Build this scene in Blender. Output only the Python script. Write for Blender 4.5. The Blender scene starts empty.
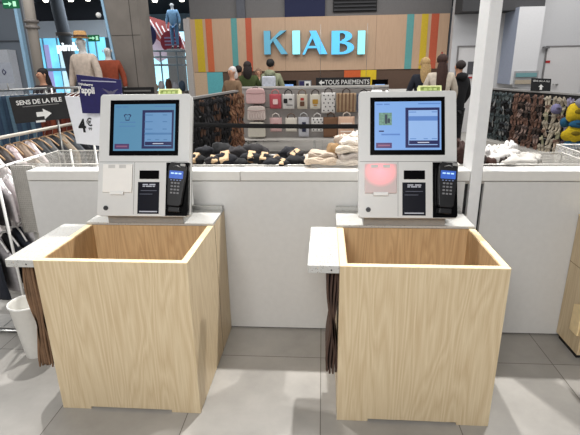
import bpy, bmesh, math, random
from mathutils import Vector, Matrix
random.seed(7)
C = bpy.context.scene.collection
PI = math.pi

# ---------------------------------------------------------------- camera model
F, PIT, ROL, YAW, H = 455.78, .3198, -.016, -.0733, 1.6
_fwd = Vector((math.sin(YAW)*math.cos(PIT), math.cos(YAW)*math.cos(PIT), -math.sin(PIT)))
_r0 = Vector((math.cos(YAW), -math.sin(YAW), 0)); _u0 = _r0.cross(_fwd)
_r = math.cos(ROL)*_r0 + math.sin(ROL)*_u0; _u = -math.sin(ROL)*_r0 + math.cos(ROL)*_u0
def at(px, py, Y=None, Z=None, X=None):
    """point of the place seen at a photo position, at known depth Y, height Z or side X"""
    d = _fwd + (px-290)/F*_r + (217.5-py)/F*_u
    t = Y/d.y if Y is not None else ((Z-H)/d.z if Z is not None else X/d.x)
    return Vector((0, 0, H)) + d*t
cam_d = bpy.data.cameras.new('camera'); cam = bpy.data.objects.new('camera', cam_d); C.objects.link(cam)
cam_d.sensor_width = 36; cam_d.lens = F/580*36; cam_d.clip_end = 200; cam_d.clip_start = .05
M3 = Matrix((_r, _u, -_fwd)).transposed()
cam.matrix_world = Matrix.Translation((0, 0, H)) @ M3.to_4x4()
bpy.context.scene.camera = cam

# ---------------------------------------------------------------- materials
def lin(c):
    return tuple(((v/255)/12.92 if v/255 <= .04045 else ((v/255+.055)/1.055)**2.4) for v in c) + (1,)
_mats = {}
def mat(name, rgb, rough=.5, metal=0, var=.06, scale=30, emit=0, bump=0, spec=.5, alpha=1, dark=False):
    if name in _mats: return _mats[name]
    m = bpy.data.materials.new(name); m.use_nodes = True; nt = m.node_tree; b = nt.nodes['Principled BSDF']
    c = lin(rgb)
    b.inputs['Roughness'].default_value = rough; b.inputs['Metallic'].default_value = metal
    b.inputs['Specular IOR Level'].default_value = spec
    tc = nt.nodes.new('ShaderNodeTexCoord'); n = nt.nodes.new('ShaderNodeTexNoise')
    n.inputs['Scale'].default_value = scale; n.inputs['Detail'].default_value = 3
    nt.links.new(tc.outputs['Object'], n.inputs['Vector'])
    r = nt.nodes.new('ShaderNodeValToRGB')
    r.color_ramp.elements[0].position = .3; r.color_ramp.elements[1].position = .7
    r.color_ramp.elements[0].color = tuple(v*(1-var) for v in c[:3])+(1,)
    r.color_ramp.elements[1].color = tuple(min(1, v*(1+var)) for v in c[:3])+(1,)
    nt.links.new(n.outputs['Fac'], r.inputs['Fac']); nt.links.new(r.outputs['Color'], b.inputs['Base Color'])
    if bump:
        bp = nt.nodes.new('ShaderNodeBump'); bp.inputs['Strength'].default_value = bump; bp.inputs['Distance'].default_value = .01
        nt.links.new(n.outputs['Fac'], bp.inputs['Height']); nt.links.new(bp.outputs['Normal'], b.inputs['Normal'])
    if emit:
        nt.links.new(r.outputs['Color'], b.inputs['Emission Color']); b.inputs['Emission Strength'].default_value = emit
    if dark:
        for l in list(b.inputs['Base Color'].links): nt.links.remove(l)
        b.inputs['Base Color'].default_value = (.01, .01, .012, 1)
    if alpha < 1: b.inputs['Alpha'].default_value = alpha
    _mats[name] = m; return m

def wood_mat(name, light, dark, scale=1.0, rough=.45, grain=1.0):
    m = bpy.data.materials.new(name); m.use_nodes = True; nt = m.node_tree; b = nt.nodes['Principled BSDF']; L = nt.links.new
    b.inputs['Roughness'].default_value = rough
    tc = nt.nodes.new('ShaderNodeTexCoord'); mp = nt.nodes.new('ShaderNodeMapping')
    mp.inputs['Scale'].default_value = (7*scale, 7*scale, .8*scale); L(tc.outputs['Object'], mp.inputs['Vector'])
    n1 = nt.nodes.new('ShaderNodeTexNoise'); n1.inputs['Scale'].default_value = .75; n1.inputs['Detail'].default_value = 2.5; n1.inputs['Distortion'].default_value = .5
    L(mp.outputs['Vector'], n1.inputs['Vector'])
    mu = nt.nodes.new('ShaderNodeMath'); mu.operation = 'MULTIPLY'; mu.inputs[1].default_value = 34; L(n1.outputs['Fac'], mu.inputs[0])
    pp = nt.nodes.new('ShaderNodeMath'); pp.operation = 'PINGPONG'; pp.inputs[1].default_value = 1; L(mu.outputs[0], pp.inputs[0])
    mp2 = nt.nodes.new('ShaderNodeMapping'); mp2.inputs['Scale'].default_value = (160, 160, 5); L(tc.outputs['Object'], mp2.inputs['Vector'])
    n2 = nt.nodes.new('ShaderNodeTexNoise'); n2.inputs['Scale'].default_value = 1; n2.inputs['Detail'].default_value = 3; L(mp2.outputs['Vector'], n2.inputs['Vector'])
    a = nt.nodes.new('ShaderNodeMath'); a.operation = 'MULTIPLY_ADD'; a.inputs[1].default_value = .30*grain; L(pp.outputs[0], a.inputs[0])
    a2 = nt.nodes.new('ShaderNodeMath'); a2.operation = 'MULTIPLY'; a2.inputs[1].default_value = .75*grain; L(n2.outputs['Fac'], a2.inputs[0]); L(a2.outputs[0], a.inputs[2])
    r = nt.nodes.new('ShaderNodeValToRGB'); r.color_ramp.elements[0].color = lin(light); r.color_ramp.elements[1].color = lin(dark)
    r.color_ramp.elements[0].position = .2; r.color_ramp.elements[1].position = .95
    L(a.outputs[0], r.inputs['Fac']); L(r.outputs['Color'], b.inputs['Base Color'])
    bp = nt.nodes.new('ShaderNodeBump'); bp.inputs['Strength'].default_value = .08; bp.inputs['Distance'].default_value = .004
    L(n2.outputs['Fac'], bp.inputs['Height']); L(bp.outputs['Normal'], b.inputs['Normal'])
    _mats[name] = m; return m

def terrazzo_mat():
    m = bpy.data.materials.new('terrazzo'); m.use_nodes = True; nt = m.node_tree; b = nt.nodes['Principled BSDF']; L = nt.links.new
    b.inputs['Roughness'].default_value = .5; b.inputs['Specular IOR Level'].default_value = .3
    tc = nt.nodes.new('ShaderNodeTexCoord'); col = None
    base = nt.nodes.new('ShaderNodeRGB'); base.outputs[0].default_value = lin((184, 183, 179)); col = base.outputs[0]
    for sc, th, c in ((95, .20, (120, 116, 110)), (60, .17, (196, 178, 150)), (70, .13, (78, 76, 74)), (150, .26, (160, 156, 150)), (110, .24, (176, 168, 152))):
        v = nt.nodes.new('ShaderNodeTexVoronoi'); v.inputs['Scale'].default_value = sc; L(tc.outputs['Object'], v.inputs['Vector'])
        lt = nt.nodes.new('ShaderNodeMath'); lt.operation = 'LESS_THAN'; lt.inputs[1].default_value = th*.95; L(v.outputs['Distance'], lt.inputs[0])
        sp = nt.nodes.new('ShaderNodeSeparateColor'); L(v.outputs['Color'], sp.inputs[0])
        g = nt.nodes.new('ShaderNodeMath'); g.operation = 'LESS_THAN'; g.inputs[1].default_value = .5; L(sp.outputs[0], g.inputs[0])
        mm = nt.nodes.new('ShaderNodeMath'); mm.operation = 'MULTIPLY'; L(lt.outputs[0], mm.inputs[0]); L(g.outputs[0], mm.inputs[1])
        mx = nt.nodes.new('ShaderNodeMix'); mx.data_type = 'RGBA'; L(mm.outputs[0], mx.inputs[0]); L(col, mx.inputs[6]); mx.inputs[7].default_value = lin(c); col = mx.outputs[2]
    L(col, b.inputs['Base Color']); _mats['terrazzo'] = m; return m

def floor_mat():
    m = bpy.data.materials.new('floor_tiles'); m.use_nodes = True; nt = m.node_tree; b = nt.nodes['Principled BSDF']; L = nt.links.new
    tc = nt.nodes.new('ShaderNodeTexCoord'); mp = nt.nodes.new('ShaderNodeMapping')
    mp.inputs['Location'].default_value = (0, -2.25, 0); L(tc.outputs['Object'], mp.inputs['Vector'])
    br = nt.nodes.new('ShaderNodeTexBrick'); br.offset = 0; br.inputs['Scale'].default_value = 1
    br.inputs['Brick Width'].default_value = .646; br.inputs['Row Height'].default_value = 1.292
    br.inputs['Mortar Size'].default_value = .0022; br.inputs['Mortar Smooth'].default_value = 0
    br.inputs['Color1'].default_value = lin((166, 162, 156)); br.inputs['Color2'].default_value = lin((180, 176, 170)); br.inputs['Mortar'].default_value = lin((112, 107, 101))
    L(mp.outputs['Vector'], br.inputs['Vector'])
    n = nt.nodes.new('ShaderNodeTexNoise'); n.inputs['Scale'].default_value = 2.2; n.inputs['Detail'].default_value = 8; n.inputs['Roughness'].default_value = .62
    L(tc.outputs['Object'], n.inputs['Vector'])
    r = nt.nodes.new('ShaderNodeValToRGB'); r.color_ramp.elements[0].color = (.70, .70, .70, 1); r.color_ramp.elements[1].color = (1.12, 1.12, 1.12, 1)
    r.color_ramp.elements[0].position = .25; r.color_ramp.elements[1].position = .75; L(n.outputs['Fac'], r.inputs['Fac'])
    mx = nt.nodes.new('ShaderNodeMix'); mx.data_type = 'RGBA'; mx.blend_type = 'MULTIPLY'; mx.inputs[0].default_value = 1
    L(br.outputs['Color'], mx.inputs[6]); L(r.outputs['Color'], mx.inputs[7]); L(mx.outputs[2], b.inputs['Base Color'])
    b.inputs['Roughness'].default_value = .42; b.inputs['Specular IOR Level'].default_value = .35
    _mats['floor'] = m; return m

ASH = wood_mat('ash_wood', (217, 199, 166), (182, 156, 118), 1.0, .42, .9)
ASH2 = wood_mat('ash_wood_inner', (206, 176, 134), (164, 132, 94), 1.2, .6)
PANELW = wood_mat('panel_wood', (196, 164, 136), (170, 138, 112), .6, .55, .5)
HANGW = mat('hanger_wood', (168, 134, 98), .5)
EDGE = mat('edge_banding', (240, 216, 168), .5)
TERR = terrazzo_mat(); FLOOR = floor_mat()
WALLW = mat('white_laminate', (204, 203, 201), .38, var=.02)
LEDGE = mat('ledge_white', (214, 212, 208), .35, var=.02)
KW = mat('kiosk_white', (212, 212, 210), .35, var=.01)
KG = mat('kiosk_grey', (150, 150, 148), .4, .2)
BLK = mat('black_plastic', (5, 5, 6), .18, var=.2, spec=.12)
BLKM = mat('black_matt', (20, 20, 22), .7, var=.2)
WHT = mat('white_plastic', (232, 231, 228), .45, var=.02)
WIRE = mat('white_wire', (205, 202, 196), .4, .2)
METAL = mat('brushed_metal', (170, 170, 168), .3, .9)
NAVY = mat('navy_card', (32, 28, 84), .5, var=.1)
CARDW = mat('white_card', (226, 227, 232), .6, var=.02)
INK = mat('black_ink', (12, 12, 14), .6)
KRAFT = mat('kraft_card', (196, 166, 130), .8)
KRAFTD = mat('kraft_paper_bag', (122, 92, 64), .85, var=.25, scale=14)
SKIN = mat('skin', (196, 146, 118), .6)

# ---------------------------------------------------------------- mesh builder
class MB:
    def __init__(s, M=None): s.bm = bmesh.new(); s.M = M or Matrix(); s.mi = 0
    def _v(s, p): return s.bm.verts.new(s.M @ Vector(p))
    def _f(s, vs, mi=None, smooth=False):
        try: f = s.bm.faces.new(vs)
        except ValueError: return None
        f.material_index = s.mi if mi is None else mi; f.smooth = smooth; return f
    def box(s, x0, x1, y0, y1, z0, z1, top=None):
        v = [s._v((x, y, z)) for z in (z0, z1) for y in (y0, y1) for x in (x0, x1)]
        for i in ((0, 2, 3, 1), (0, 1, 5, 4), (1, 3, 7, 5), (3, 2, 6, 7), (2, 0, 4, 6)): s._f([v[k] for k in i])
        s._f([v[k] for k in (4, 5, 7, 6)], top); return s
    def prism(s, pts, a, b, axis='y'):
        f = {'y': lambda p, t: (p[0], t, p[1]), 'z': lambda p, t: (p[0], p[1], t), 'x': lambda p, t: (t, p[0], p[1])}[axis]
        A = [s._v(f(p, a)) for p in pts]; B = [s._v(f(p, b)) for p in pts]; n = len(pts)
        s._f(A); s._f(B[::-1])
        for i in range(n): s._f([A[i], B[i], B[(i+1) % n], A[(i+1) % n]])
        return s
    def tube(s, pts, r, seg=8, smooth=True, cap=True):
        pts = [Vector(p) for p in pts]; rs = r if isinstance(r, (list, tuple)) else [r]*len(pts); rings = []
        for i, p in enumerate(pts):
            t = (pts[min(i+1, len(pts)-1)]-pts[max(i-1, 0)]).normalized()
            a = t.orthogonal().normalized() if i == 0 else (prev - t*prev.dot(t)).normalized()
            prev = a; b = t.cross(a)
            rings.append([s._v(p+(a*math.cos(k*2*PI/seg)+b*math.sin(k*2*PI/seg))*rs[i]) for k in range(seg)])
        for i in range(len(rings)-1):
            for k in range(seg): s._f([rings[i][k], rings[i][(k+1) % seg], rings[i+1][(k+1) % seg], rings[i+1][k]], smooth=smooth)
        if cap: s._f(rings[0][::-1]); s._f(rings[-1])
        return s
    def lathe(s, prof, c=(0, 0, 0), seg=20, sx=1, sy=1):
        rings = [[s._v((c[0]+r*sx*math.cos(k*2*PI/seg), c[1]+r*sy*math.sin(k*2*PI/seg), c[2]+z)) for k in range(seg)] for r, z in prof]
        for i in range(len(rings)-1):
            for k in range(seg): s._f([rings[i][k], rings[i][(k+1) % seg], rings[i+1][(k+1) % seg], rings[i+1][k]], smooth=True)
        s._f(rings[0][::-1]); s._f(rings[-1]); return s
    def blob(s, c, r, seed=0, amp=.12, seg=12, rings=8, freq=3):
        rnd = random.Random(seed); ph = [rnd.uniform(0, 6.28) for _ in range(6)]; rows = []
        for i in range(1, rings):
            th = PI*i/rings; row = []
            for k in range(seg):
                a = 2*PI*k/seg
                q = 1+amp*(math.sin(freq*a+ph[0]+2*th)+.7*math.sin((freq+2)*a+ph[1]-3*th)+.6*math.sin(4*th+ph[2]+a))
                row.append(s._v((c[0]+r[0]*q*math.sin(th)*math.cos(a), c[1]+r[1]*q*math.sin(th)*math.sin(a), c[2]+r[2]*q*math.cos(th))))
            rows.append(row)
        T = s._v((c[0], c[1], c[2]+r[2])); B = s._v((c[0], c[1], c[2]-r[2]))
        for k in range(seg):
            s._f([T, rows[0][k], rows[0][(k+1) % seg]], smooth=True); s._f([B, rows[-1][(k+1) % seg], rows[-1][k]], smooth=True)
            for i in range(len(rows)-1): s._f([rows[i][k], rows[i+1][k], rows[i+1][(k+1) % seg], rows[i][(k+1) % seg]], smooth=True)
        return s
    def grid(s, fn, nu, nv, thick=None, smooth=True):
        """sheet from fn(u,v); thick = offset vector function gives the back side"""
        A = [[s._v(fn(i/nu, j/nv)) for j in range(nv+1)] for i in range(nu+1)]
        for i in range(nu):
            for j in range(nv): s._f([A[i][j], A[i+1][j], A[i+1][j+1], A[i][j+1]], smooth=smooth)
        if thick:
            B = [[s._v(Vector(fn(i/nu, j/nv))+Vector(thick(i/nu, j/nv))) for j in range(nv+1)] for i in range(nu+1)]
            for i in range(nu):
                for j in range(nv): s._f([B[i][j], B[i][j+1], B[i+1][j+1], B[i+1][j]], smooth=smooth)
            for i in range(nu):
                s._f([A[i][0], B[i][0], B[i+1][0], A[i+1][0]]); s._f([A[i+1][nv], B[i+1][nv], B[i][nv], A[i][nv]])
            for j in range(nv):
                s._f([A[0][j+1], B[0][j+1], B[0][j], A[0][j]]); s._f([A[nu][j], B[nu][j], B[nu][j+1], A[nu][j+1]])
        return s
    def build(s, name, mats, parent=None, bevel=0):
        if not isinstance(mats, (list, tuple)): mats = [mats]
        bmesh.ops.recalc_face_normals(s.bm, faces=s.bm.faces[:])
        me = bpy.data.meshes.new(name); s.bm.to_mesh(me); s.bm.free()
        for m in mats: me.materials.append(m)
        o = bpy.data.objects.new(name, me); C.objects.link(o)
        if parent is not None: o.parent = parent
        if bevel:
            b = o.modifiers.new('bevel', 'BEVEL'); b.width = bevel; b.segments = 3; b.limit_method = 'ANGLE'
        return o

def tag(o, label, cat, group=None, kind=None):
    if label: o['label'] = label
    if cat: o['category'] = cat
    if group: o['group'] = group
    if kind: o['kind'] = kind
    return o
def thing(name, label, cat, loc=(0, 0, 0), rz=0, group=None):
    o = bpy.data.objects.new(name, None); C.objects.link(o); o.location = loc; o.rotation_euler = (0, 0, rz)
    o.empty_display_size = .05
    return tag(o, label, cat, group)
def struct(o): o['kind'] = 'structure'; return o
def copy_tree(o, parent=None):
    c = o.copy(); C.objects.link(c)
    if parent is not None: c.parent = parent
    for ch in list(o.children): copy_tree(ch, c)
    return c
RX90 = Matrix.Rotation(PI/2, 4, 'X')
def text(name, body, size, m, parent, M, depth=.001, align='CENTER', bold=0, sx=1):
    cu = bpy.data.curves.new(name, 'FONT'); cu.body = body; cu.size = size; cu.extrude = depth; cu.align_x = align; cu.align_y = 'CENTER'; cu.offset = bold
    t = bpy.data.objects.new('tmp', cu); C.objects.link(t)
    dg = bpy.context.evaluated_depsgraph_get(); me = bpy.data.meshes.new_from_object(t.evaluated_get(dg)); bpy.data.objects.remove(t)
    me.transform(M @ Matrix.Diagonal((sx, 1, 1, 1))); me.materials.clear(); me.materials.append(m)
    o = bpy.data.objects.new(name, me); C.objects.link(o)
    if parent is not None: o.parent = parent
    return o
ORD = ['first', 'second', 'third', 'fourth', 'fifth', 'sixth', 'seventh', 'eighth', 'ninth', 'tenth', 'eleventh', 'twelfth', 'thirteenth', 'fourteenth', 'fifteenth', 'sixteenth']

# ================================================================ SETTING
struct(MB().box(-16, 9, -3, 34, -.1, 0).build('floor', FLOOR))
SHOPW = mat('shop_white_wall', (196, 196, 198), .6, var=.02)
GREYW = mat('upper_wall_grey', (112, 110, 110), .8, var=.04)
DARKC = mat('dark_ceiling', (46, 49, 56), .9, var=.1)
# wall behind the pay desk: grey fascia above, white to the right
struct(MB().box(-3.3, 3.05, 12.12, 12.3, 0, 5.2).build('wall_back', GREYW))
struct(MB().box(3.0, 7.5, 11.6, 11.8, 0, 5.2).build('wall_right', SHOPW))
struct(MB().box(-16, 9, 12.9, 34, 5.2, 5.3).build('ceiling', DARKC))
tag(struct(MB().box(-16, 9, 33.8, 34, 0, 5.2).build('wall_far', mat('far_wall', (150, 158, 168), .8))), None, None)

# wood clad band with stripes and channel letters (faces the shop)
YB = 12.0
bt = thing('shop_name_panel', 'wood clad panel with coloured stripes carrying the lit shop name', 'sign', (0, YB, 0))
MB().box(-3.3, 3.0, 0, .1, 1.5, 2.74).build('cladding', PANELW, bt)
MB().box(-3.36, -3.3, -.0, .1, 0, 2.78).build('end_board', mat('pale_board', (205, 190, 172), .6), bt)
for x in (-.93, 1.28): MB().box(x, x+.005, -.004, 0, 1.5, 2.74).build('seam', mat('seam_brown', (120, 95, 78), .7), bt)
YEL = mat('stripe_yellow', (206, 176, 40), .6); ORA = mat('stripe_orange', (205, 104, 62), .6); TEA = mat('stripe_teal', (92, 158, 156), .6); RED = mat('stripe_red', (190, 88, 58), .6)
for a, b, m in ((196.5, 204, YEL), (206.8, 213.2, ORA), (232, 237.8, TEA), (246.2, 252.2, RED), (405.5, 412.5, TEA), (420, 426.5, YEL), (429.5, 437, RED)):
    MB().box(at(a, 45, YB).x, at(b, 45, YB).x, -.006, 0, 1.5, 2.74).build('stripe', m, bt)
def letter(name, polys, px0, px1, m):
    x0, x1 = at(px0, 43, YB).x, at(px1, 43, YB).x
    zb, zt = at((px0+px1)/2, 54.4, YB).z, at((px0+px1)/2, 31, YB).z
    L = MB()
    for P in polys: L.prism([(x0+u*(x1-x0), zb+v*(zt-zb)) for u, v in P], -.13, -.10)
    o = L.build(name, m, bt)
    L = MB()
    for P in polys: L.prism([(x0+u*(x1-x0), zb+v*(zt-zb)) for u, v in P], -.10, -.005)
    L.build('letter_side', mat('letter_side', (38, 92, 122), .5), o); return o
CY1 = mat('letter_cyan_bright', (140, 232, 240), .4, emit=.75, var=.02); CY2 = mat('letter_cyan', (88, 186, 232), .4, emit=.6, var=.02); CY3 = mat('letter_blue_grey', (96, 168, 196), .4, emit=.25, var=.02)
letter('letter', [[(0, 0), (.27, 0), (.27, 1), (0, 1)], [(.27, .42), (.42, .62), (.95, 1), (.70, 1), (.27, .60)], [(.36, .60), (.72, 0), (1, 0), (.52, .68)]], 264.6, 288, CY3)
letter('letter', [[(0, 0), (1, 0), (1, 1), (0, 1)]], 292.8, 300.2, CY1)
letter('letter', [[(.28, 1), (.55, 1), (1, 0), (.68, 0)], [(0, 0), (.1, 0), (.42, .72), (.36, .84)], [(.2, .26), (.6, .26), (.56, .36), (.24, .36)]], 302.5, 327.5, CY2)
def arc(cx, cy, rx, ry, n=12): return [(cx+rx*math.sin(PI*i/n), cy+ry*math.cos(PI*i/n)) for i in range(n+1)]
def bowl(cy, ro, ri, x):
    o_ = arc(.45, cy, x-.45, ro); i_ = arc(.45, cy, x-.75, ri)
    return [[o_[k], o_[k+1], i_[k+1], i_[k]] for k in range(12)]
letter('letter', [[(0, 0), (.36, 0), (.36, 1), (0, 1)], [(.36, 1), (.36, .9), (.45, .9), (.45, 1)], [(.36, .57), (.36, .47), (.45, .47), (.45, .57)], [(.36, .1), (.36, 0), (.45, 0), (.45, .1)]]+bowl(.765, .235, .14, .9)+bowl(.28, .28, .18, 1.0), 331.4, 354, CY2)
letter('letter', [[(0, 0), (1, 0), (1, 1), (0, 1)]], 357.4, 364.6, CY1)
# things above the band
tag(MB().box(at(284.5, 10, 12).x, at(325, 10, 12).x, -.05, 0, at(300, 18, 12).z, 3.7).build('navy_board', mat('navy_board', (28, 34, 68), .8, scale=60)), 'dark navy acoustic board mounted above the wood clad panel', 'board').location = (0, 12.1, 0)
lv = thing('louvre_vent', 'black louvred vent above the wood clad panel, right of the navy board', 'vent', (at(354, 10, 12).x, 12.11, 0))
MB().box(-.5, .55, -.03, 0, 2.83, 3.6).build('backing', BLKM, lv)
v = MB()
for k in range(9): v.box(-.48, .53, -.06, -.03, 2.86+k*.08, 2.89+k*.08)
v.build('slats', mat('vent_grey', (50, 50, 54), .6), lv)
tag(MB().box(at(236, 8, 12).x, at(244.5, 8, 12).x, -.08, 0, 2.74, 3.7).build('wall_pilaster', mat('pil', (90, 92, 100), .7)), None, None, kind='structure').location = (0, 12.12, 0)
# pay desk zone under the band
pw = thing('pay_desk_wall', 'low partition under the shop name with beige, turquoise, orange and yellow panels', 'wall panel', (0, 12.0, 0))
def px_box(o, name, a, b, y0, y1, z0, z1, m):
    return MB().box(at(a, 80, 12).x, at(b, 80, 12).x, y0, y1, z0, z1).build(name, m, o)
px_box(pw, 'beige_panel', 194, 207.5, 0, .1, 0, 1.49, mat('beige_panel', (206, 178, 148), .6))
px_box(pw, 'turquoise_panel', 207.5, 223, -.01, .1, 0, 1.49, mat('turq_panel', (96, 180, 188), .6))
px_box(pw, 'brown_panel', 223, 344, .02, .1, 0, 1.49, mat('brown_panel', (92, 70, 56), .7))
px_box(pw, 'orange_panel', 344, 360.5, 0, .1, 0, 1.49, mat('orange_panel', (206, 92, 40), .6))
px_box(pw, 'yellow_panel', 360.5, 376, -.01, .1, 0, 1.49, mat('yellow_panel', (222, 190, 30), .6))
px_box(pw, 'brown_panel', 376, 445, .02, .1, 0, 1.49, mat('brown_panel', (92, 70, 56), .7))
dk = thing('pay_desk', 'long brown pay desk seen behind the tote bag display', 'desk', (.2, 11.3, 0))
MB().box(-1.75, 2.2, -.2, .2, 0, 1.0).build('front', mat('desk_brown', (110, 86, 70), .6), dk)
MB().box(-1.8, 2.25, -.25, .25, 1.0, 1.05).build('counter_top', WHT, dk)
def monitor(a, b, ytop, ybot, label):
    x0, x1 = at(a, 80, 11.2).x, at(b, 80, 11.2).x; zt = at(a, ytop, 11.2).z; zb = at(a, ybot, 11.2).z
    t = thing('monitor', label, 'monitor', ((x0+x1)/2, 11.2, 1.05)); w = (x1-x0)/2
    MB().box(-w, w, -.02, .02, zb-1.05, zt-1.05).build('screen', BLK, t, .004)
    MB().box(-.03, .03, 0, .03, .0, zb-1.02).build('stand', BLK, t); MB().box(-.12, .12, -.08, .08, 0, .012).build('foot', BLK, t)
    MB().box(-w*.6, w*.6, -.023, -.02, zb-1.03, zb-.99).build('bezel_label', mat('screen_blue', (120, 160, 220), .4, emit=.6), t)
monitor(281, 296.5, 80.5, 87, 'black till monitor on the pay desk, left of the framed poster')
monitor(372, 388, 79.5, 87, 'black till monitor on the pay desk at the right of the black sign')
ps = thing('framed_poster', 'small grey framed notice standing between monitor and black payment sign', 'poster', (at(305, 82, 11.1).x, 11.1, 1.05))
MB().box(-.15, .15, -.01, .01, 0, .24).build('frame', mat('frame_grey', (110, 112, 120), .5), ps)
MB().box(-.01, .13, -.013, -.01, .03, .22).build('paper', WHT, ps); MB().box(-.13, -.02, -.013, -.01, .03, .22).build('navy_field', NAVY, ps)
MB().box(.02, .09, -.015, -.013, .09, .17).build('printed_mark', INK, ps)
# TOUS PAIEMENTS sign hangs over the desk
sg = thing('payment_sign', 'black hanging sign with white arrow reading TOUS PAIEMENTS', 'sign', (at(343, 82, 10.6).x, 10.6, at(343, 82.3, 10.6).z))
MB().box(-.60, .60, -.015, .015, -.105, .105).build('board', BLKM, sg, .003)
text('lettering', 'TOUS PAIEMENTS', .135, WHT, sg, Matrix.Translation((.09, -.018, 0)) @ RX90, bold=.001, sx=.92)
MB().prism([(-.54, 0), (-.47, .06), (-.47, .02), (-.41, .02), (-.41, -.02), (-.47, -.02), (-.47, -.06)], -.019, -.015).build('arrow', WHT, sg)
for x in (-.5, .5): MB().tube([(x, 0, .1), (x, 0, 1.2)], .004, 5).build('hanging_wire', METAL, sg)

# right side: tall white boxed shaft, door, notices on the white wall
bx = thing('boxed_shaft', 'tall white boxed shaft with grey left side and a glazed slot', 'wall box', (0, 0, 0))
a0 = at(513, 60, 10.8); a1 = at(538, 60, 10.8); zt = at(530, 6.5, 10.8).z; b0 = at(500, 60, 11.55)
MB().prism([(a0.x, 10.8), (a1.x, 10.8), (a1.x, 11.59), (b0.x, 11.59)], 1.15, zt, 'z').build('casing', [mat('shaft_white', (206, 206, 208), .6, var=.02)], bx)
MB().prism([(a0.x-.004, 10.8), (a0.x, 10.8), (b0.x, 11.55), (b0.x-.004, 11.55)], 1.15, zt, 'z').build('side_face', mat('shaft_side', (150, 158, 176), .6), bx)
MB().box(at(511, 78, 10.8).x+.05, at(537, 78, 10.8).x, 10.76, 10.8, at(520, 87, 10.8).z, at(520, 71, 10.8).z).build('slot_frame', mat('slot_grey', (150, 150, 152), .5), bx)
MB().box(at(513, 78, 10.76).x+.05, at(536, 78, 10.76).x, 10.74, 10.76, at(520, 77, 10.76).z, at(520, 73, 10.76).z).build('glass_strip', mat('glass_teal', (110, 150, 154), .2), bx)
MB().box(at(513, 78, 10.76).x+.05, at(536, 78, 10.76).x, 10.74, 10.76, at(520, 84, 10.76).z, at(520, 80, 10.76).z).build('shelf_strip', mat('shelf_beige', (168, 156, 138), .5), bx)
d1 = MB().box(at(544, 70, 11.59).x, at(582, 70, 11.59).x, 11.57, 11.6, 0, at(560, 47, 11.59).z).build('door_1', mat('door_white', (206, 204, 204), .5, var=.02)); struct(d1)
MB().tube([(at(558, 85, 11.5).x, 11.57, at(558, 84.5, 11.5).z), (at(558, 85, 11.5).x, 11.52, at(558, 84.5, 11.5).z), (at(553, 85, 11.5).x, 11.52, at(558, 84.5, 11.5).z)], .018).build('door_handle', METAL, d1)
MB().box(at(546.5, 61, 11.5).x, at(551.5, 61, 11.5).x, 11.56, 11.57, at(549, 63, 11.5).z, at(549, 60.5, 11.5).z).build('door_notice', mat('red_notice', (170, 40, 40), .6), d1)
MB().box(at(543, 47, 11.55).x, at(549, 47, 11.55).x, 11.5, 11.57, at(545, 48.5, 11.55).z, at(545, 46.5, 11.55).z).build('door_closer', mat('closer', (110, 110, 112), .5), d1)
fm_ = mat('frame_line', (120, 118, 118), .6)
xd = at(544, 70, 11.59).x; zd = at(560, 47, 11.59).z
MB().box(xd-.03, xd, 11.56, 11.59, 0, zd).box(xd-.03, xd+2, 11.56, 11.59, zd, zd+.03).build('door_frame', fm_, d1)
d2 = MB().box(at(457, 70, 11.57).x, at(480, 70, 11.57).x, 11.58, 11.6, 0, at(465, 47, 11.59).z).build('door_2', mat('door_white', (206, 204, 204), .5)); struct(d2)
tag(MB().box(at(468.5, 67, 11.5).x, at(477, 67, 11.5).x, 11.57, 11.6, at(472, 74.5, 11.5).z, at(472, 61.5, 11.5).z).build('notice_board', mat('board_dark', (72, 72, 76), .6), None, .004), 'small dark grey notice board on white wall beside the column', 'notice board')
tag(MB().box(at(469, 77, 11.5).x, at(475, 77, 11.5).x, 11.55, 11.57, at(472, 78.5, 11.5).z, at(472, 76.8, 11.5).z).build('wall_label', mat('red_notice', (170, 40, 40), .6)), 'tiny red label on white wall under the grey notice board', 'label')
xd = at(457, 70, 11.57).x; zd = at(465, 47, 11.59).z
MB().box(xd-.03, xd, 11.56, 11.6, 0, zd).box(xd-.03, xd+.8, 11.56, 11.6, zd, zd+.03).build('door_frame', fm_, d2)
zs = at(460, 11.5, 11.0).z
struct(MB().box(3.0, at(545, 5, 11).x, 11.0, 11.6, zs, 5.2).build('trim_3', mat('soffit_dark', (58, 58, 60), .8)))
tag(MB().tube([(at(441.5, 60, 11.5).x, 11.5, 0), (at(441.5, 60, 11.5).x, 11.5, at(441, 52, 11.5).z)], .02).build('red_pole', mat('red_pole', (150, 50, 40), .5)), 'thin red post rising behind the long haired shopper', 'post')

# ================================================================ MALL BEHIND (left)
CYAN = mat('lit_shop_glass', (120, 205, 235), .3, emit=1.0, var=.25, scale=.8)
CYAN2 = mat('lit_glass_pale', (190, 225, 240), .3, emit=1.0, var=.2, scale=1.2)
struct(MB().box(at(35, 60, 27).x, at(107, 60, 27).x, 27, 27.1, 0, at(60, 38, 27).z).build('window_1', CYAN))
struct(MB().box(at(35, 30, 26.9).x, at(107, 30, 26.9).x, 26.8, 27.4, at(60, 38, 26.9).z, at(60, 21, 26.9).z).build('trim_1', mat('bulkhead', (222, 230, 240), .7, var=.03)))
struct(MB().box(at(35, 30, 26.9).x, at(107, 30, 26.9).x, 26.9, 27.4, at(60, 21, 26.9).z, 5.2).build('trim_2', mat('dark_bulkhead', (54, 57, 66), .8)))
fr = thing('shop_window_frame', 'pale framed glazing bars of the lit shop across the mall', 'window frame', (0, 26.8, 0))
m = MB()
for p in (37, 46, 60, 72, 90, 98): m.box(at(p, 60, 26.8).x-.03, at(p, 60, 26.8).x+.03, -.05, .05, 0, at(60, 38, 26.8).z)
m.build('mullions', mat('mullion', (150, 185, 210), .5), fr)
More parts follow.
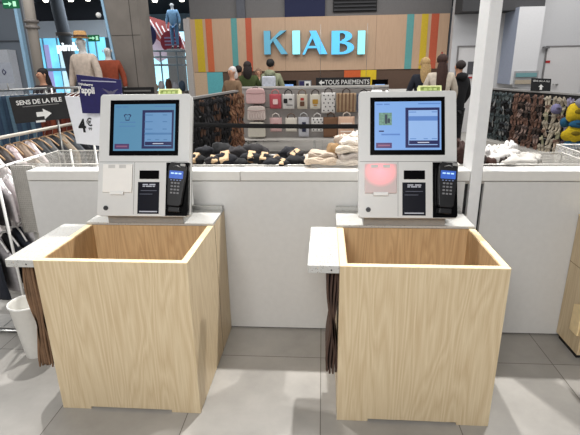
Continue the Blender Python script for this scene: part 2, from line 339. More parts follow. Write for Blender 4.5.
MB().box(at(37, 60, 26.8).x, at(106, 60, 26.8).x, -.08, .02, 1.55, 1.72).build('transom', mat('mullion', (150, 185, 210), .5), fr)
MB().box(at(46, 60, 26.8).x, at(51, 60, 26.8).x, -.03, .02, .4, at(48, 41, 26.8).z-.2).build('poster_lilac', mat('lilac', (170, 170, 225), .5, emit=.6), fr)
MB().box(at(60, 60, 26.8).x, at(66, 60, 26.8).x, -.03, .02, .4, at(48, 42, 26.8).z-.2).build('poster_white', CYAN2, fr)
ms = thing('mall_shop_sign', 'white lit lettering hanging in the mall left of the straw hat', 'sign', (at(71, 47, 15).x, 15, at(71, 47, 15).z))
text('lettering', 'pimkie', .36, mat('sign_white_lit', (235, 245, 250), .4, emit=1.2), ms, RX90, .03, bold=.006)
def exit_sign(px, py, Y, w, h, label):
    t = thing('exit_sign', label, 'sign', at(px, py, Y)); 
    MB().box(-w/2, w/2, 0, .05, -h/2, h/2).build('light_box', mat('exit_green', (14, 92, 58), .5, emit=.35), t)
    m = MB().box(-w*.42, -w*.05, -.005, 0, -h*.06, h*.10).prism([(w*.02-w*.1, h*.28), (w*.12, .02*h), (-w*.08, -h*.28)], -.005, 0).box(w*.2, w*.4, -.005, 0, -h*.3, h*.3)
    m.build('pictogram', mat('exit_white', (170, 230, 190), .5, emit=.6), t)
exit_sign(93.5, 38.2, 20, .5, .26, 'green exit sign hanging in the mall behind the straw hat')
exit_sign(10, 4, 8, .26, .13, 'green exit sign at the upper left corner above the shutter')
# grey shutter wall left
struct(MB().box(at(-60, 30, 10).x, at(23, 30, 10).x, 10, 10.1, 0, 5).build('wall_left', mat('shutter_grey', (116, 124, 134), .6, var=.05, scale=2)))
m = MB()
for k in range(3): m.box(at(-60, 30, 10).x, at(22, 30, 10).x, -.03, 0, 2.2+k*.75, 2.22+k*.75)
tag(m.build('shutter_rail', mat('rail_grey', (84, 88, 94), .6)), 'thin horizontal rails across the grey shutter at far left', 'rail').location = (0, 10, 0)
tag(MB().box(at(-40, 50, 9.9).x, at(13, 50, 9.9).x, 9.7, 9.98, 0, at(5, 50, 9.9).z).build('display_cabinet', mat('white_cabinet', (200, 204, 212), .5)), 'white display cabinet in front of the grey shutter', 'cabinet')
# columns
CONC = mat('concrete', (118, 112, 106), .85, var=.14, scale=2.5, bump=.1)
c0 = at(29.5, 40, 8.5); pc = thing('round_column', 'round pale column with two collars, leftmost of the columns', 'column', (c0.x, 8.5, 0))
def cs(z): t_ = (z-at(39, 70, 8.5).z)/(at(28, 0, 8.5).z-at(39, 70, 8.5).z); return (at(39, 70, 8.5).x*(1-t_)+at(28, 0, 8.5).x*t_)-c0.x
MB().tube([(cs(0), 0, 0), (cs(5), 0, 5)], .088, 20).build('shaft', mat('col_pale', (160, 152, 144), .7, var=.08, scale=3), pc)
for z in (at(30, 23, 8.5).z, at(31, 29, 8.5).z): MB().tube([(cs(z), 0, z), (cs(z+.05), 0, z+.05)], .12, 20).build('collar', mat('collar', (120, 114, 110), .6), pc)
fcx = at(21, 40, 8.6).x; tag(MB().box(fcx-.03, fcx+.03, 8.6, 8.7, 0, 5).build('blue_edge_post', mat('blue_strip', (140, 175, 200), .4, emit=.2)), 'slim post with bluish edge left of the round column', 'post')  # plain pale blue post, weakly emissive
c0 = at(62, 40, 18); cc = thing('mall_column', 'dim concrete column beyond the white jacket mannequin', 'column', (c0.x, 18, 0))
def ds(z): a_, b_ = at(73, 72, 18), at(56, 0, 18); t_ = (z-a_.z)/(b_.z-a_.z); return a_.x*(1-t_)+b_.x*t_-c0.x
MB().tube([(ds(0), 0, 0), (ds(5.2), 0, 5.2)], .23, 18).build('shaft', mat('col_grey', (112, 118, 126), .8, var=.08), cc)
MB().tube([(ds(at(60, 36, 18).z), 0, at(60, 36, 18).z), (ds(at(60, 36, 18).z), 0, at(60, 36, 18).z+.12)], .29, 18).build('collar', mat('collar', (120, 114, 110), .6), cc)
x0, x1 = at(107, 40, 9).x, at(141, 40, 9).x
bc = thing('concrete_pillar', 'wide concrete pillar behind the left kiosk', 'pillar', ((x0+x1)/2, 9.3, 0)); w = (x1-x0)/2
xa = at(103, 0, 9).x-(x0+x1)/2; xb = at(121, 86, 9).x-(x0+x1)/2; za, zb_ = at(103, 0, 9).z, at(121, 86, 9).z
lx = lambda z: xb+(xa-xb)*(z-zb_)/(za-zb_)
MB().prism([(lx(0), 0), (w, 0), (w, 5), (lx(5), 5)], -.3, .3).build('shaft', CONC, bc, .01)
MB().prism([(lx(0)-.04, 0), (lx(0), 0), (lx(5), 5), (lx(5)-.04, 5)], -.32, -.25).build('lit_edge', mat('blue_strip', (140, 175, 200), .4, emit=.2), bc)  # blue-lit frame edge; the light on it is put in as emission
m = MB(); 
for z in (1.2, 2.2, 3.2): m.box(lx(z)+.02, w, -.303, -.3, z, z+.012)
m.box(.17, .182, -.303, -.3, 0, 5).build('joint', mat('joint_dark', (70, 66, 62), .8), bc)
MB().blob((-.42, -.32, at(110, 15, 9).z), (.05, .05, .05), amp=0).build('sensor', WHT, bc)
# opening in the middle: awning, discs, glass, railings
struct(MB().box(at(140, 60, 24).x, at(192, 60, 24).x, 24, 24.1, 0, at(165, 32, 24).z).build('window_2', mat('bright_shop_glass', (165, 220, 238), .3, emit=1.1, var=.22, scale=.9)))
aw = thing('striped_canopy', 'slanting red and white striped canopy hanging in the mall opening', 'canopy', (0, 20, 0))  # cloth, stripes and panel carry weak emission in place of light falling on them
def q(px, py, Y): p = at(px, py, Y); return (p.x, p.z)
MB().prism([q(136, 12, 20), (q(174, 24, 20)), q(190, 52, 20), q(176, 54, 20), q(137, 24, 20)], 0, .06).build('canopy_cloth', mat('canopy_red', (176, 92, 88), .7, emit=.15, var=.2, scale=1.5), aw)
m = MB()
for k in range(8):
    a = at(138+k*6, 14+k*3, 20); b = at(150+k*6, 30+k*5, 20); m.tube([(a.x, -.02, a.z), (b.x, -.02, b.z)], .03, 5)
m.build('white_stripe', mat('stripe_white', (225, 215, 215), .6, emit=.2), aw)
MB().prism([q(138, 24, 20.2), q(176, 54, 20.2), q(160, 62, 20.2), q(138, 46, 20.2)], .15, .2).build('pale_panel', mat('canopy_pale', (205, 190, 205), .6, emit=.3), aw)
def disc(px, py, r, c, label, Y=19.5):
    p = at(px, py, Y); t = thing('hanging_disc', label, 'sign', p)
    MB().tube([(0, 0, 0), (0, .06, 0)], r, 24, smooth=False).build('disc_face', mat('disc%d' % c[0], c, .6, emit=.1), t)
    m = MB()
    for k in range(3): m.box(-r*.6, r*.55, -.01, 0, r*(.3-.3*k), r*(.3-.3*k)+r*.13)
    m.build('printed_lines', mat('disc_print', (150, 140, 170), .6), t)
disc(144.5, 35, .48, (28, 26, 66), 'round navy promotional disc hanging left of the striped canopy')
disc(171, 42, .44, (130, 36, 48), 'round dark red promotional disc hanging over the striped canopy')
rl = thing('mall_railing', 'white railing in front of the bright mall opening', 'railing', (0, 17, 0))
m = MB()
for py in (51, 57, 65): a = at(140, py, 17); b = at(188, py, 17); m.tube([(a.x, 0, a.z), (b.x, 0, b.z)], .035, 6)
m.build('rail', mat('rail_white', (190, 205, 215), .4), rl)
for p in (143, 160, 176, 186):
    a = at(p, 51, 17); MB().tube([(a.x, 0, 0), (a.x, 0, a.z)], .03, 6).build('rail_post', mat('rail_white', (190, 205, 215), .4), rl)
tag(MB().prism([(at(184, 20, 12).x, 11.9), (at(190, 20, 12).x, 11.9), (at(190, 20, 12).x, 12.1), (at(184, 20, 12).x, 12.1)], 0, at(187, 19, 12).z, 'z').build('white_pilaster', mat('pilaster_white', (186, 180, 176), .6)), 'white pilaster at the left end of the wood clad panel', 'pilaster')
# blurry display table with items beyond the opening
tb = thing('mall_stall', 'low stall with assorted goods beyond the left opening', 'stall', (at(163, 85, 14).x, 14, 0))
MB().box(-1, .75, -.3, .3, 0, .95).build('counter', mat('stall_beige', (150, 138, 128), .7), tb)
for k, c in enumerate([(232, 228, 222), (196, 120, 140), (60, 60, 70), (205, 170, 120), (235, 235, 235), (120, 90, 70), (220, 220, 228), (90, 110, 130)]):
    tag(MB().blob((0, 0, .12+.03*(k % 3)), (.1, .09, .12+.03*(k % 3)), k).build('shop_parcel', mat('parcel%d' % k, c, .7)), '%s coloured soft parcel on the mall stall, %s from the left' % (['cream', 'rose', 'charcoal', 'tan', 'white', 'brown', 'pale grey', 'slate'][k], ORD[k]), 'parcel', 'goods on the mall stall').location = (tb.location.x-.85+k*.21, 14-.1, .95)
# ceiling spot lamps of the mall
for i, (px, py, Y) in enumerate([(46, 2, 22), (71, 1.5, 22), (88, .8, 22), (155, 2.2, 22), (182, 1.5, 22), (60, 9, 29)]):
    p = at(px, py, Y); tag(MB().lathe([(.09, 0), (.13, .1), (.13, .35)], seg=12).build('ceiling_spot', mat('spot_lit', (255, 250, 235), .5, emit=6)), 'small lit ceiling spot over the mall, %s from the left' % ORD[[0, 2, 3, 4, 5, 1][i]], 'lamp', 'mall ceiling spots').location = p

# ================================================================ LOW DISPLAY WALL
dc = thing('display_partition', 'long waist-high white partition behind both checkout counters', 'partition', (0, 2.54, 0))
XL, XR = -1.755, 3.2
for a, b in ((XL, .80), (.905, 2.2), (2.205, XR)):
    MB().box(a, b, 0.004, .10, .012, .972).build('front_panel', WALLW, dc, .0015)
MB().box(XL, XR, .02, .11, 0, .03).build('plinth', BLKM, dc)
for a, b in ((XL, -.471), (-.4695, .822), (.888, XR)):
    MB().box(a, b, 0, .125, .978, 1.035).build('ledge', LEDGE, dc, .004)
MB().box(XL+.01, XR, .01, .1, .96, .98).build('shadow_gap', mat('gap_grey', (150, 146, 140), .6), dc)
MB().box(.80, .905, .03, .1, .01, .975).build('recess', BLKM, dc)
cl = thing('white_column', 'square white steel column rising through the partition at the right', 'column', (.824, 2.535, 0))
MB().box(0, .062, 0, .165, 0, 4.5).build('shaft', mat('column_white', (222, 222, 222), .35, var=.02), cl, .004)
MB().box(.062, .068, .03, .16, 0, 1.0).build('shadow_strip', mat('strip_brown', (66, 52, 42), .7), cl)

# ================================================================ CHECKOUT COUNTERS
W, D, HH, T, D2 = .6993, .485, .798, .03, .765
def counter(b, label):
    t = thing('checkout_counter', label, 'checkout counter', (b[0], b[1], 0), b[2])
    c1, c2 = (.145, .555)
    MB().prism([(0, 0), (c1, 0), (c1, .014), (c2, .014), (c2, 0), (W, 0), (W, HH), (0, HH)], 0, T).build('front_panel', [ASH], t, .001)
    MB().box(0, W, 0, T, HH, HH+.0015).build('rim', EDGE, t)
    for x in (0, W-T):
        s = MB().box(x, x+T, T+.0005, D+T, .004, HH).build('side_panel', [ASH], t, .001)
        MB().box(x, x+T, T, D+.0, HH, HH+.0015).build('rim', EDGE, s)
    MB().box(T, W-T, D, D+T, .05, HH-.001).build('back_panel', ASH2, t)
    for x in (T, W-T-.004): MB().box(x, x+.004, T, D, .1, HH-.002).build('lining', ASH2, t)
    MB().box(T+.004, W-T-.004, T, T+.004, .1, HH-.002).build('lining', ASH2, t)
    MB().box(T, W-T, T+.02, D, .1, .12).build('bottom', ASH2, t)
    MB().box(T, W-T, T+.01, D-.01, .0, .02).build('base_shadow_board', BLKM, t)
    for x in (0.001, W-T-.001): MB().box(x, x+T, D+T+.002, D2, .002, HH).build('rear_side_panel', [ASH], t, .001)
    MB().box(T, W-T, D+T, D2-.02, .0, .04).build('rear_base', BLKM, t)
    MB().box(-.004, W+.0, D+.002, D2, HH+.0005, HH+.014).build('worktop', TERR, t, .002)
    MB().box(0.0, W-.004, D2-.03, D2, HH+.014, HH+.035).build('worktop_upstand', TERR, t, .002)
    MB().box(W-.0015, W+.0006, D+T-.0005, D+T+.0035, .002, HH-.002).build('joint', mat('joint_brown', (110, 84, 56), .7), t)
    # side shelf with rounded corner
    r = .012; P = []
    for cx, cy, a0 in ((-.137+r, D+.01-r, 90), (-.137+r, .0+r, 180)):
        for k in range(5): a = math.radians(a0+k*22.5); P.append((cx+r*math.cos(a), cy+r*math.sin(a)))
    P += [(-.001, 0), (-.001, D+.01)]
    MB().prism(P, HH-.033, HH+.001, 'z').build('side_shelf', TERR, t, .0015)
    MB().tube([(-.035, -.0005, HH-.018), (-.035, .003, HH-.018)], .004, 8).build('shelf_screw', BLKM, t)
    MB().box(-.05, -.01, .10, .16, HH-.06, HH-.033).build('bag_hook', METAL, t)
    return t
B1 = (-1.2805, 1.7798, -.0074); B2 = (.0774, 1.7662, -.0065)
counter(B1, 'ash wood checkout counter at the left, under the kiosk with blank card flap')
counter(B2, 'ash wood checkout counter at the right, under the kiosk glowing red')

def bag_bundle(loc, label, w, h, dd, n, lean, ca, cb):
    """flattened kraft bags hanging by their handles, seen edge on"""
    t = thing('paper_bag_bundle', label, 'paper bags', loc)
    for k in range(n):
        x0 = -w*(k+.5)/n; m = MB(); ph = k*1.1
        def fn(u, v, x0=x0, ph=ph):
            pinch = .45+.55*abs(math.sin(v*4.2+.7))
            yy = (u-.1)*dd; zz = -h*v - (.012*math.sin(u*40+ph) if v > .99 else 0)
            return ((x0+w/2)*pinch-w/2+.004*math.sin(v*9+ph)+.003*math.sin(u*14+ph)-lean*v, yy, zz)
        m.grid(fn, 16, 18, thick=lambda u, v: (w/n*.62, 0, 0)).build('folded_bag', cb if k % 2 else ca, t)
    MB().tube([(-w/2, .02, -.02), (-w/2, .06, -.008), (-w/2, .1, -.02)], .003, 6).build('twine', mat('twine', (60, 44, 32), .9), t)
bag_bundle((-1.289, 1.86, .765), 'bundle of brown paper bags hanging under the left counter shelf', .11, .56, .22, 8, .012, mat('kraft_mid', (104, 78, 56), .85, var=.2, scale=14), mat('kraft_light', (116, 88, 64), .85, var=.2, scale=14))
bag_bundle((.072, 1.86, .765), 'bundle of dark brown paper bags hanging under the right counter shelf', .05, .55, .22, 4, 0, mat('kraft_dark', (62, 44, 36), .8, var=.25, scale=14), mat('kraft_dark_b', (74, 54, 44), .8, var=.25, scale=14))

# ================================================================ KIOSKS
TILT = math.radians(21)
KW_, KH_ = .487, .645
def kiosk(loc, rz, label, red):
    t = thing('self_checkout_kiosk', label, 'checkout kiosk', loc, rz)
    # face frame: u right, v down from top, n outward
    up = Vector((0, math.sin(TILT), math.cos(TILT))); n = Vector((0, -math.cos(TILT), math.sin(TILT)))
    base = Vector((.003, -.055, .058))                       # bottom centre of the face
    FM = Matrix(((1, 0, 0, base.x), (0, up.y, n.y, base.y), (0, up.z, n.z, base.z), (0, 0, 0, 1)))
    def fb(name, u0, u1, v0, v1, d0, d1, m, parent=t, bev=0):
        return MB(FM).box((u0-.5)*KW_, (u1-.5)*KW_, (1-v1)*KH_, (1-v0)*KH_, d0, d1).build(name, m, parent, bev)
    # stand
    MB().box(-.21, .205, .0, .17, 0, .062).build('stand', KG, t, .002)
    # housing with rounded corners in face plane
    def rr(u0, u1, v0, v1, r, seg=5):
        P = []
        for cx, cy, a0 in ((u1-r, v1-r, 0), (u0+r, v1-r, 90), (u0+r, v0+r, 180), (u1-r, v0+r, 270)):
            for k in range(seg+1): a = math.radians(a0+90*k/seg); P.append((cx+r*math.cos(a), cy+r*math.sin(a)))
        return P
    hs = MB(FM).prism(rr(-KW_/2, KW_/2, 0, KH_, .016), -.05, 0, 'z').build('housing', KW, t, .002)
    MB(FM).prism(rr(-KW_/2+.006, KW_/2-.006, .006, KH_-.006, .014), -.085, -.05, 'z').build('housing_back', KG, t)
    # rear enclosure reaching back to the partition
    MB().prism([(.01, .06), (.225, .04), (.225, .24), (.20, .42), (.07, .18)], -.19, .20, 'x').build('rear_cover', KW, t, .003)
    # seams
    fb('seam', .012, .988, .556, .560, 0, .0006, mat('seam_grey', (120, 120, 118), .6)); fb('seam', .402, .406, .56, .985, 0, .0006, mat('seam_grey', (120, 120, 118), .6))
    # screen
    sc = fb('screen', .118, .880, .050, .507, -.002, .004, BLK, t, .001)
    e = .95 if red else .8
    sk = 'r' if red else 'l'
    def em(nm, c, s=e): return mat('ui_%s_%s' % (nm, sk), c, .3, emit=s, var=.01, dark=True)
    LB = em('ground', (128, 172, 232) if red else (92, 150, 186)); ND = em('navy', (18, 26, 84)); PB = em('pale', (150, 186, 236) if red else (112, 160, 208)); MBL = em('mid', (92, 134, 202) if red else (84, 134, 184))
    fb('display', .163, .842, .085, .468, .004, .0045, LB, sc)
    U = lambda a: .163+(a-35)/(530-35)*.679
    V = lambda b: .085+(b-38)/(402-38)*.383
    def ui(nm, a0, a1, b0, b1, m, z=.0046, w=.0003): return fb(nm, U(a0), U(a1), V(b0), V(b1), z, z+w, m, sc)
    ui('basket_window', 265, 518, 85, 386, ND); ui('basket_list', 288, 503, 105, 366, PB, .005); ui('pay_button', 292, 503, 332, 360, ND, .0055)
    ui('button_caption', 355, 440, 344, 350, em('white', (220, 225, 240)), .006)
    ui('header_text', 48, 95, 54, 63, MBL, .005); ui('header_text', 105, 148, 54, 63, MBL, .005); ui('header_text', 360, 525, 52, 60, MBL, .005)
    ui('language_button', 46, 164, 348, 388, em('maroon', (84, 52, 104)), .005); ui('language_stripe', 60, 150, 362, 374, em('rose', (150, 100, 130)), .0055)
    if red:
        pi = ui('product_picture', 67, 164, 122, 216, mat('ui_product', (110, 150, 130), .4, emit=.9, var=.35, scale=120, dark=True), .005)
        ui('product_detail', 112, 130, 135, 205, em('dk', (46, 60, 74)), .0055); ui('product_detail', 132, 150, 165, 200, em('dk', (46, 60, 74)), .0055)
        ui('text_line', 67, 105, 256, 266, ND, .005); ui('text_line', 85, 225, 280, 292, MBL, .005)
        ui('list_row', 288, 503, 150, 184, MBL, .0055)
        for a, b, y in ((290, 345, 116), (460, 500, 116), (300, 345, 316), (400, 430, 316), (460, 500, 316)): ui('text_line', a, b, y, y+6, MBL, .0055)
    else:
        # shirt pictogram
        P = [(119, 122), (136, 114), (150, 120), (164, 114), (181, 122), (174, 140), (166, 136), (166, 166), (134, 166), (134, 136), (126, 140)]
        f = lambda a, b: ((U(a)-.5)*KW_, (1-V(b))*KH_)
        MB(FM).prism([f(a*1.0-5, b) for a, b in P], .0046, .0052, 'z').build('shirt_pictogram', ND, sc)
        MB(FM).prism([f((a-150)*.72+145, (b-140)*.74+140) for a, b in P], .0052, .0055, 'z').build('shirt_pictogram_fill', LB, sc)
        ui('text_line', 82, 212, 176, 183, MBL, .005); ui('text_line', 80, 210, 207, 213, MBL, .005)
        for y in (120, 172, 230, 262): ui('text_line', 285, 350, y, y+8, MBL, .0055); ui('text_line', 430, 465, y, y+8, MBL, .0055)
        ui('list_row', 288, 503, 262, 278, MBL, .0055)
        for a in (310, 375, 440): ui('text_line', a, a+30, 312, 320, MBL, .0055)
    # card flap (radio reader pocket)
    if red:
        fm = bpy.data.materials.new('glowing_flap'); fm.use_nodes = True; nt = fm.node_tree; b = nt.nodes['Principled BSDF']
        tc = nt.nodes.new('ShaderNodeTexCoord'); mp = nt.nodes.new('ShaderNodeMapping'); gr = nt.nodes.new('ShaderNodeTexGradient'); gr.gradient_type = 'SPHERICAL'
        c = FM @ Vector(((.222-.5)*KW_, (1-.64)*KH_, .012)); mp.inputs['Location'].default_value = (-c.x/.09, -c.y/.2, -c.z/.075); mp.inputs['Scale'].default_value = (1/.09, 1/.2, 1/.075)
        nt.links.new(tc.outputs['Object'], mp.inputs['Vector']); nt.links.new(mp.outputs['Vector'], gr.inputs['Vector'])
        ml = nt.nodes.new('ShaderNodeMath'); ml.operation = 'MULTIPLY'; ml.inputs[1].default_value = 1.7; nt.links.new(gr.outputs['Fac'], ml.inputs[0]); nt.links.new(ml.outputs[0], b.inputs['Emission Strength'])
        b.inputs['Emission Color'].default_value = (1, .05, .10, 1); b.inputs['Base Color'].default_value = lin((206, 186, 184)); b.inputs['Roughness'].default_value = .4
    else: fm = mat('flap_white', (236, 233, 228), .4, var=.01)
    fl = fb('scanner_flap', .062, .388, .578, .808, 0, .012, fm, t, .003)
    fb('flap_lip', .15, .30, .800, .828, .002, .018, WHT, fl, .002)
    for u in (.125, .245): fb('flap_clip', u, u+.075, .585, .612, .012, .0145, mat('clip_grey', (200, 198, 195), .3), fl, .001)
    # ticket slot
    sl = fb('ticket_slot', .462, .678, .628, .698, 0, .003, BLK, t, .002)
    # sticker
    st = fb('instruction_sticker', .448, .684, .722, .980, 0, .0012, mat('sticker_navy', (12, 14, 26), .4, spec=.15), t)
    GL = mat('sticker_print', (190, 194, 206), .6)
    for v, a, b_ in ((.738, .50, .56), (.738, .575, .64), (.752, .50, .525), (.752, .535, .60), (.752, .61, .635), (.957, .47, .665)):
        fb('printed_line', a, b_, v, v+.009, .0012, .0016, GL, st)
    for v, a, b_ in ((.79, .48, .655), (.818, .47, .61)): fb('printed_line', a, b_, v, v+.004, .0012, .0016, mat('sticker_dim', (96, 100, 116), .6), st)
    # lock
    def fc(u, v, n_): return FM @ Vector(((u-.5)*KW_, (1-v)*KH_, n_))
    lk = MB().tube([fc(.1, .936, 0), fc(.1, .936, .006)], .0125, 16).build('lock', mat('lock_steel', (58, 58, 60), .5, .3), t)
    fb('key_slot', .088, .112, .933, .939, .006, .007, INK, lk)
    # black recess with card terminal
    rc = MB(FM).prism([(.255*KW_, .003), (KW_/2-.008, .003), (KW_/2+.0005, .011), (KW_/2+.0005, .436*KH_), (.255*KW_, .436*KH_)], -.03, .0015, 'z').build('terminal_recess', BLK, t)
    tm = MB(FM).prism([(-.038, -.075), (-.028, -.085), (.028, -.085), (.038, -.075), (.040, .07), (.030, .088), (-.030, .088), (-.040, .07)], -.012, .018, 'z')
    TM = FM @ Matrix.Translation((.385*KW_, .265*KH_, .022)) @ Matrix.Rotation(math.radians(-4), 4, 'Z')
    def tp(name, pts, a, b_, m, bev=0, par=None): return MB(TM).prism(pts, a, b_, 'z').build(name, m, par or t, bev)
    tm.bm.free()
    ct = tp('card_terminal', [(-.036, -.11), (-.026, -.12), (.026, -.12), (.036, -.11), (.046, .02), (.046, .085), (.034, .105), (-.034, .105), (-.046, .085), (-.046, .02)], -.012, .016, mat('terminal_black', (22, 22, 25), .4, var=.15, spec=.3), .004)
    tp('terminal_screen', rr(-.036, .036, .022, .062, .003), .016, .018, mat('terminal_blue', (54, 104, 206), .3, emit=.9, var=.1, scale=60, dark=True), 0, ct)
    for k in range(3):
        MB(TM).box(-.028+.02*k, -.013+.02*k, .045, .052, .018, .0185).build('screen_text', mat('term_text', (170, 205, 245), .4, emit=.6), ct)
    for r_ in range(4):
        for c_ in range(3):
            MB(TM).box(-.023+.017*c_, -.012+.017*c_, -.005-.017*r_, .003-.017*r_, .016, .019).build('key', mat('key_grey', (120, 120, 124) if True else 0, .5), ct)
    m = MB(TM)
    for k in range(4): m.box(-.028+.016*k, -.020+.016*k, .012, .016, .016, .018)
    m.build('function_keys', mat('key_blue', (120, 140, 190), .5), ct)
    MB(TM).tube([(-.02, .082, .016), (0, .088, .019), (.02, .082, .016)], .003, 6).build('contactless_mark', METAL, ct)
    MB(TM).box(.018, .042, .088, .10, .012, .02).build('terminal_gloss', KG, ct)
    MB(TM).box(-.03, .03, -.15, -.122, -.02, .01).build('card_holder', mat('terminal_black', (22, 22, 25), .4), ct, .004)
    # status light on top
    sb = MB(FM).box((.625-.5)*KW_, (.865-.5)*KW_, KH_-.001, KH_+.036, -.06, -.025).build('status_light', mat('status_frame', (206, 210, 150), .4, emit=.3, var=.01), t, .003)
    MB(FM).box((.645-.5)*KW_, (.845-.5)*KW_, KH_+.004, KH_+.028, -.025, -.024).build('status_panel', mat('status_green', (128, 144, 72), .4, emit=.25, var=.3, scale=90), sb)
    m = MB(FM)
    for k in range(3): m.box((.68+.05*k-.5)*KW_, (.715+.05*k-.5)*KW_, KH_+.010, KH_+.022, -.024, -.0235)
    m.build('status_print', mat('status_print', (176, 190, 120), .4, emit=.2), sb)
    if red:
        MB(FM).box((.14-.5)*KW_, (.25-.5)*KW_, KH_, KH_+.022, -.07, -.04).build('camera_block', WHT, t, .002)
        MB(FM).tube([Vector(((.30-.5)*KW_, KH_, -.05)), Vector(((.30-.5)*KW_, KH_+.02, -.05)), ], .006, 8).build('camera_pin', WHT, t)
    return t
kiosk((-.938, 2.254, .813), -.0074, 'white self checkout kiosk on the left counter, shirt icon on its screen', False)
kiosk((.425, 2.254, .813), 0, 'white self checkout kiosk on the right counter, its scanner flap glowing red', True)

# ================================================================ RIGHT WOOD CABINET
wc = thing('wood_cabinet', 'light wood cabinet with drawers at the right edge of the frame', 'cabinet', (1.44, 2.3, 0))
zt = .785
MB().box(0, .6, 0, .238, .03, zt).build('carcass', ASH, wc, .001)
MB().box(-.003, .603, -.003, .238, zt, zt+.004).build('top_edge', EDGE, wc)
MB().box(.01, .59, .02, .22, 0, .03).build('plinth', BLKM, wc)
MB().box(-.0006, 0, 0, .238, .505, .508).build('seam', mat('seam_dark_wood', (120, 92, 60), .7), wc)
for z0, z1 in ((.05, .5), (.51, .77)):
    d = MB().box(.01, .59, -.018, 0, z0, z1).build('drawer', ASH, wc, .001)
    MB().tube([(.2, -.02, z1-.08), (.2, -.05, z1-.08), (.4, -.05, z1-.08), (.4, -.02, z1-.08)], .006, 8).build('drawer_pull', METAL, d)
MB().prism([(.02, .14), (.10, .14), (.10, .30), (.02, .335)], -.012, 0, 'x').build('side_pocket', EDGE, wc, .002)

# ================================================================ WIRE BASKETS ON THE PARTITION
def mesh_panel(m, P, U, V, nu, nv, r=.0012, rim=.004):
    """crosshatch of diagonal wires in parallelogram P + u*U + v*V"""
    P, U, V = Vector(P), Vector(U), Vector(V)
    for k in range(nu+1): m.tube([P+U*k/nu, P+U*k/nu+V], r, 3, cap=False)
    for k in range(nv+1): m.tube([P+V*k/nv, P+V*k/nv+U], r, 3, cap=False)
    m.tube([P, P+U, P+U+V, P+V, P], rim, 5)
def basket(x0, x1, y0, y1, zb, zt, label, back=True):
    t = thing('wire_basket', label, 'basket', ((x0+x1)/2, (y0+y1)/2, zb)); w = (x1-x0)/2; d = (y1-y0)/2; h = zt-zb
    for nm, P, U, V in (('front_mesh', (-w, -d, 0), (2*w, 0, 0), (0, 0, h)), ('back_mesh', (-w, d, 0), (2*w, 0, 0), (0, 0, h))):
        m = MB(); mesh_panel(m, P, U, V, int(2*w/.010), max(2, int(h/.010))); m.build(nm, WIRE, t)
    for x in (-w, w):
        m = MB(); mesh_panel(m, (x, -d, 0), (0, 2*d, 0), (0, 0, h), int(2*d/.010), max(2, int(h/.010))); m.build('side_mesh', WIRE, t)
    MB().box(-w, w, -d, d, -.004, 0).build('base_sheet', WIRE, t)
    for x in (-w+.02, w-.02):
        for y in (-d+.03, d-.02): MB().box(x-.012, x+.012, y-.012, y+.012, -zb, 0).build('leg', WIRE, t)
    return t
Yf, Yk = 2.675, 3.15
basket(-1.90, -1.02, Yf, Yk, .80, 1.05, 'empty looking white wire basket behind the left end of the partition')
basket(-.99, .30, Yf, 3.0, .88, 1.042, 'white wire basket of dark sock bundles behind the partition')
basket(.32, .80, Yf, 3.0, .88, 1.042, 'white wire basket of folded beige knitwear between kiosk and column')
basket(.90, 1.55, Yf, 3.05, .86, 1.045, 'white wire basket heaped with white clothes right of the column')
basket(1.56, 2.6, Yf, 3.15, .84, 1.08, 'empty white wire basket at the right edge')
# backs of taller basket mesh at left end (end panel going down)
ep = thing('mesh_end_panel', 'fine white mesh end panel beside the left end of the partition', 'panel', (0, 0, 0))
m = MB(); mesh_panel(m, (-1.90, 2.62, .62), (.14, 0, 0), (0, 0, .43), 12, 34, .0012, .004); m.build('mesh', WIRE, ep)
MB().box(-1.90, -1.76, 2.625, 2.63, .62, 1.05).build('backing', mat('mesh_grey', (176, 172, 166), .6), ep)

def sock_bundle(px, py, Y, s, kraft, idx, lab, rot):
    p = at(px, py, Y); t = thing('sock_bundle', lab, 'socks', p, rot, 'sock bundles in the middle basket')
    MB().blob((0, 0, 0), (.075*s, .05*s, .042*s), idx, .14, 14, 8).build('socks', mat('sock%d' % (idx % 3), [(12, 12, 15), (18, 19, 26), (36, 33, 35)][idx % 3], .95, var=.3, scale=60), t)
    if kraft:
        M = Matrix.Rotation(rot, 4, 'Z') @ Matrix.Rotation(.5, 4, 'X') @ Matrix.Rotation(.3*math.sin(idx), 4, 'Y')
        MB(M).box(-.026*s, .028*s, -.042*s, .040*s, .004*s, .040*s).build('kraft_band', KRAFT, t, .004)
        MB(M).box(-.02*s, .02*s, -.0535*s, -.052*s, .0, .012*s).build('band_print', mat('band_ink', (120, 92, 64), .8), t)
i = 0
spots = [(196, 160, 2.75, .85, 1), (206, 152, 2.88, .9, 0), (213, 161, 2.72, .7, 1), (222, 150, 2.92, 1.1, 0), (226, 160, 2.75, 1.05, 1), (236, 153, 2.86, .95, 0), (240, 163, 2.72, .7, 0),
         (251, 158, 2.80, .85, 1), (256, 152, 2.9, 1.25, 0), (264, 159, 2.75, .8, 1), (270, 163, 2.71, .75, 0), (276, 161, 2.75, .75, 1), (283, 164, 2.70, .6, 1), (289, 153, 2.88, .9, 0), (296, 155, 2.82, .75, 1), (293, 162, 2.74, .9, 0), (303, 162, 2.76, .85, 0)]
for px, py, Y, s, kr in spots:
    left = sum(1 for q_ in spots if q_[0] < px)
    sock_bundle(px, py, Y, s, kr, i, ('black rolled socks with a kraft paper band' if kr else 'plain black rolled socks without a band')+', %s bundle counting from the left kiosk' % (ORD+['seventeenth'])[left], random.uniform(-.6, .6)); i += 1
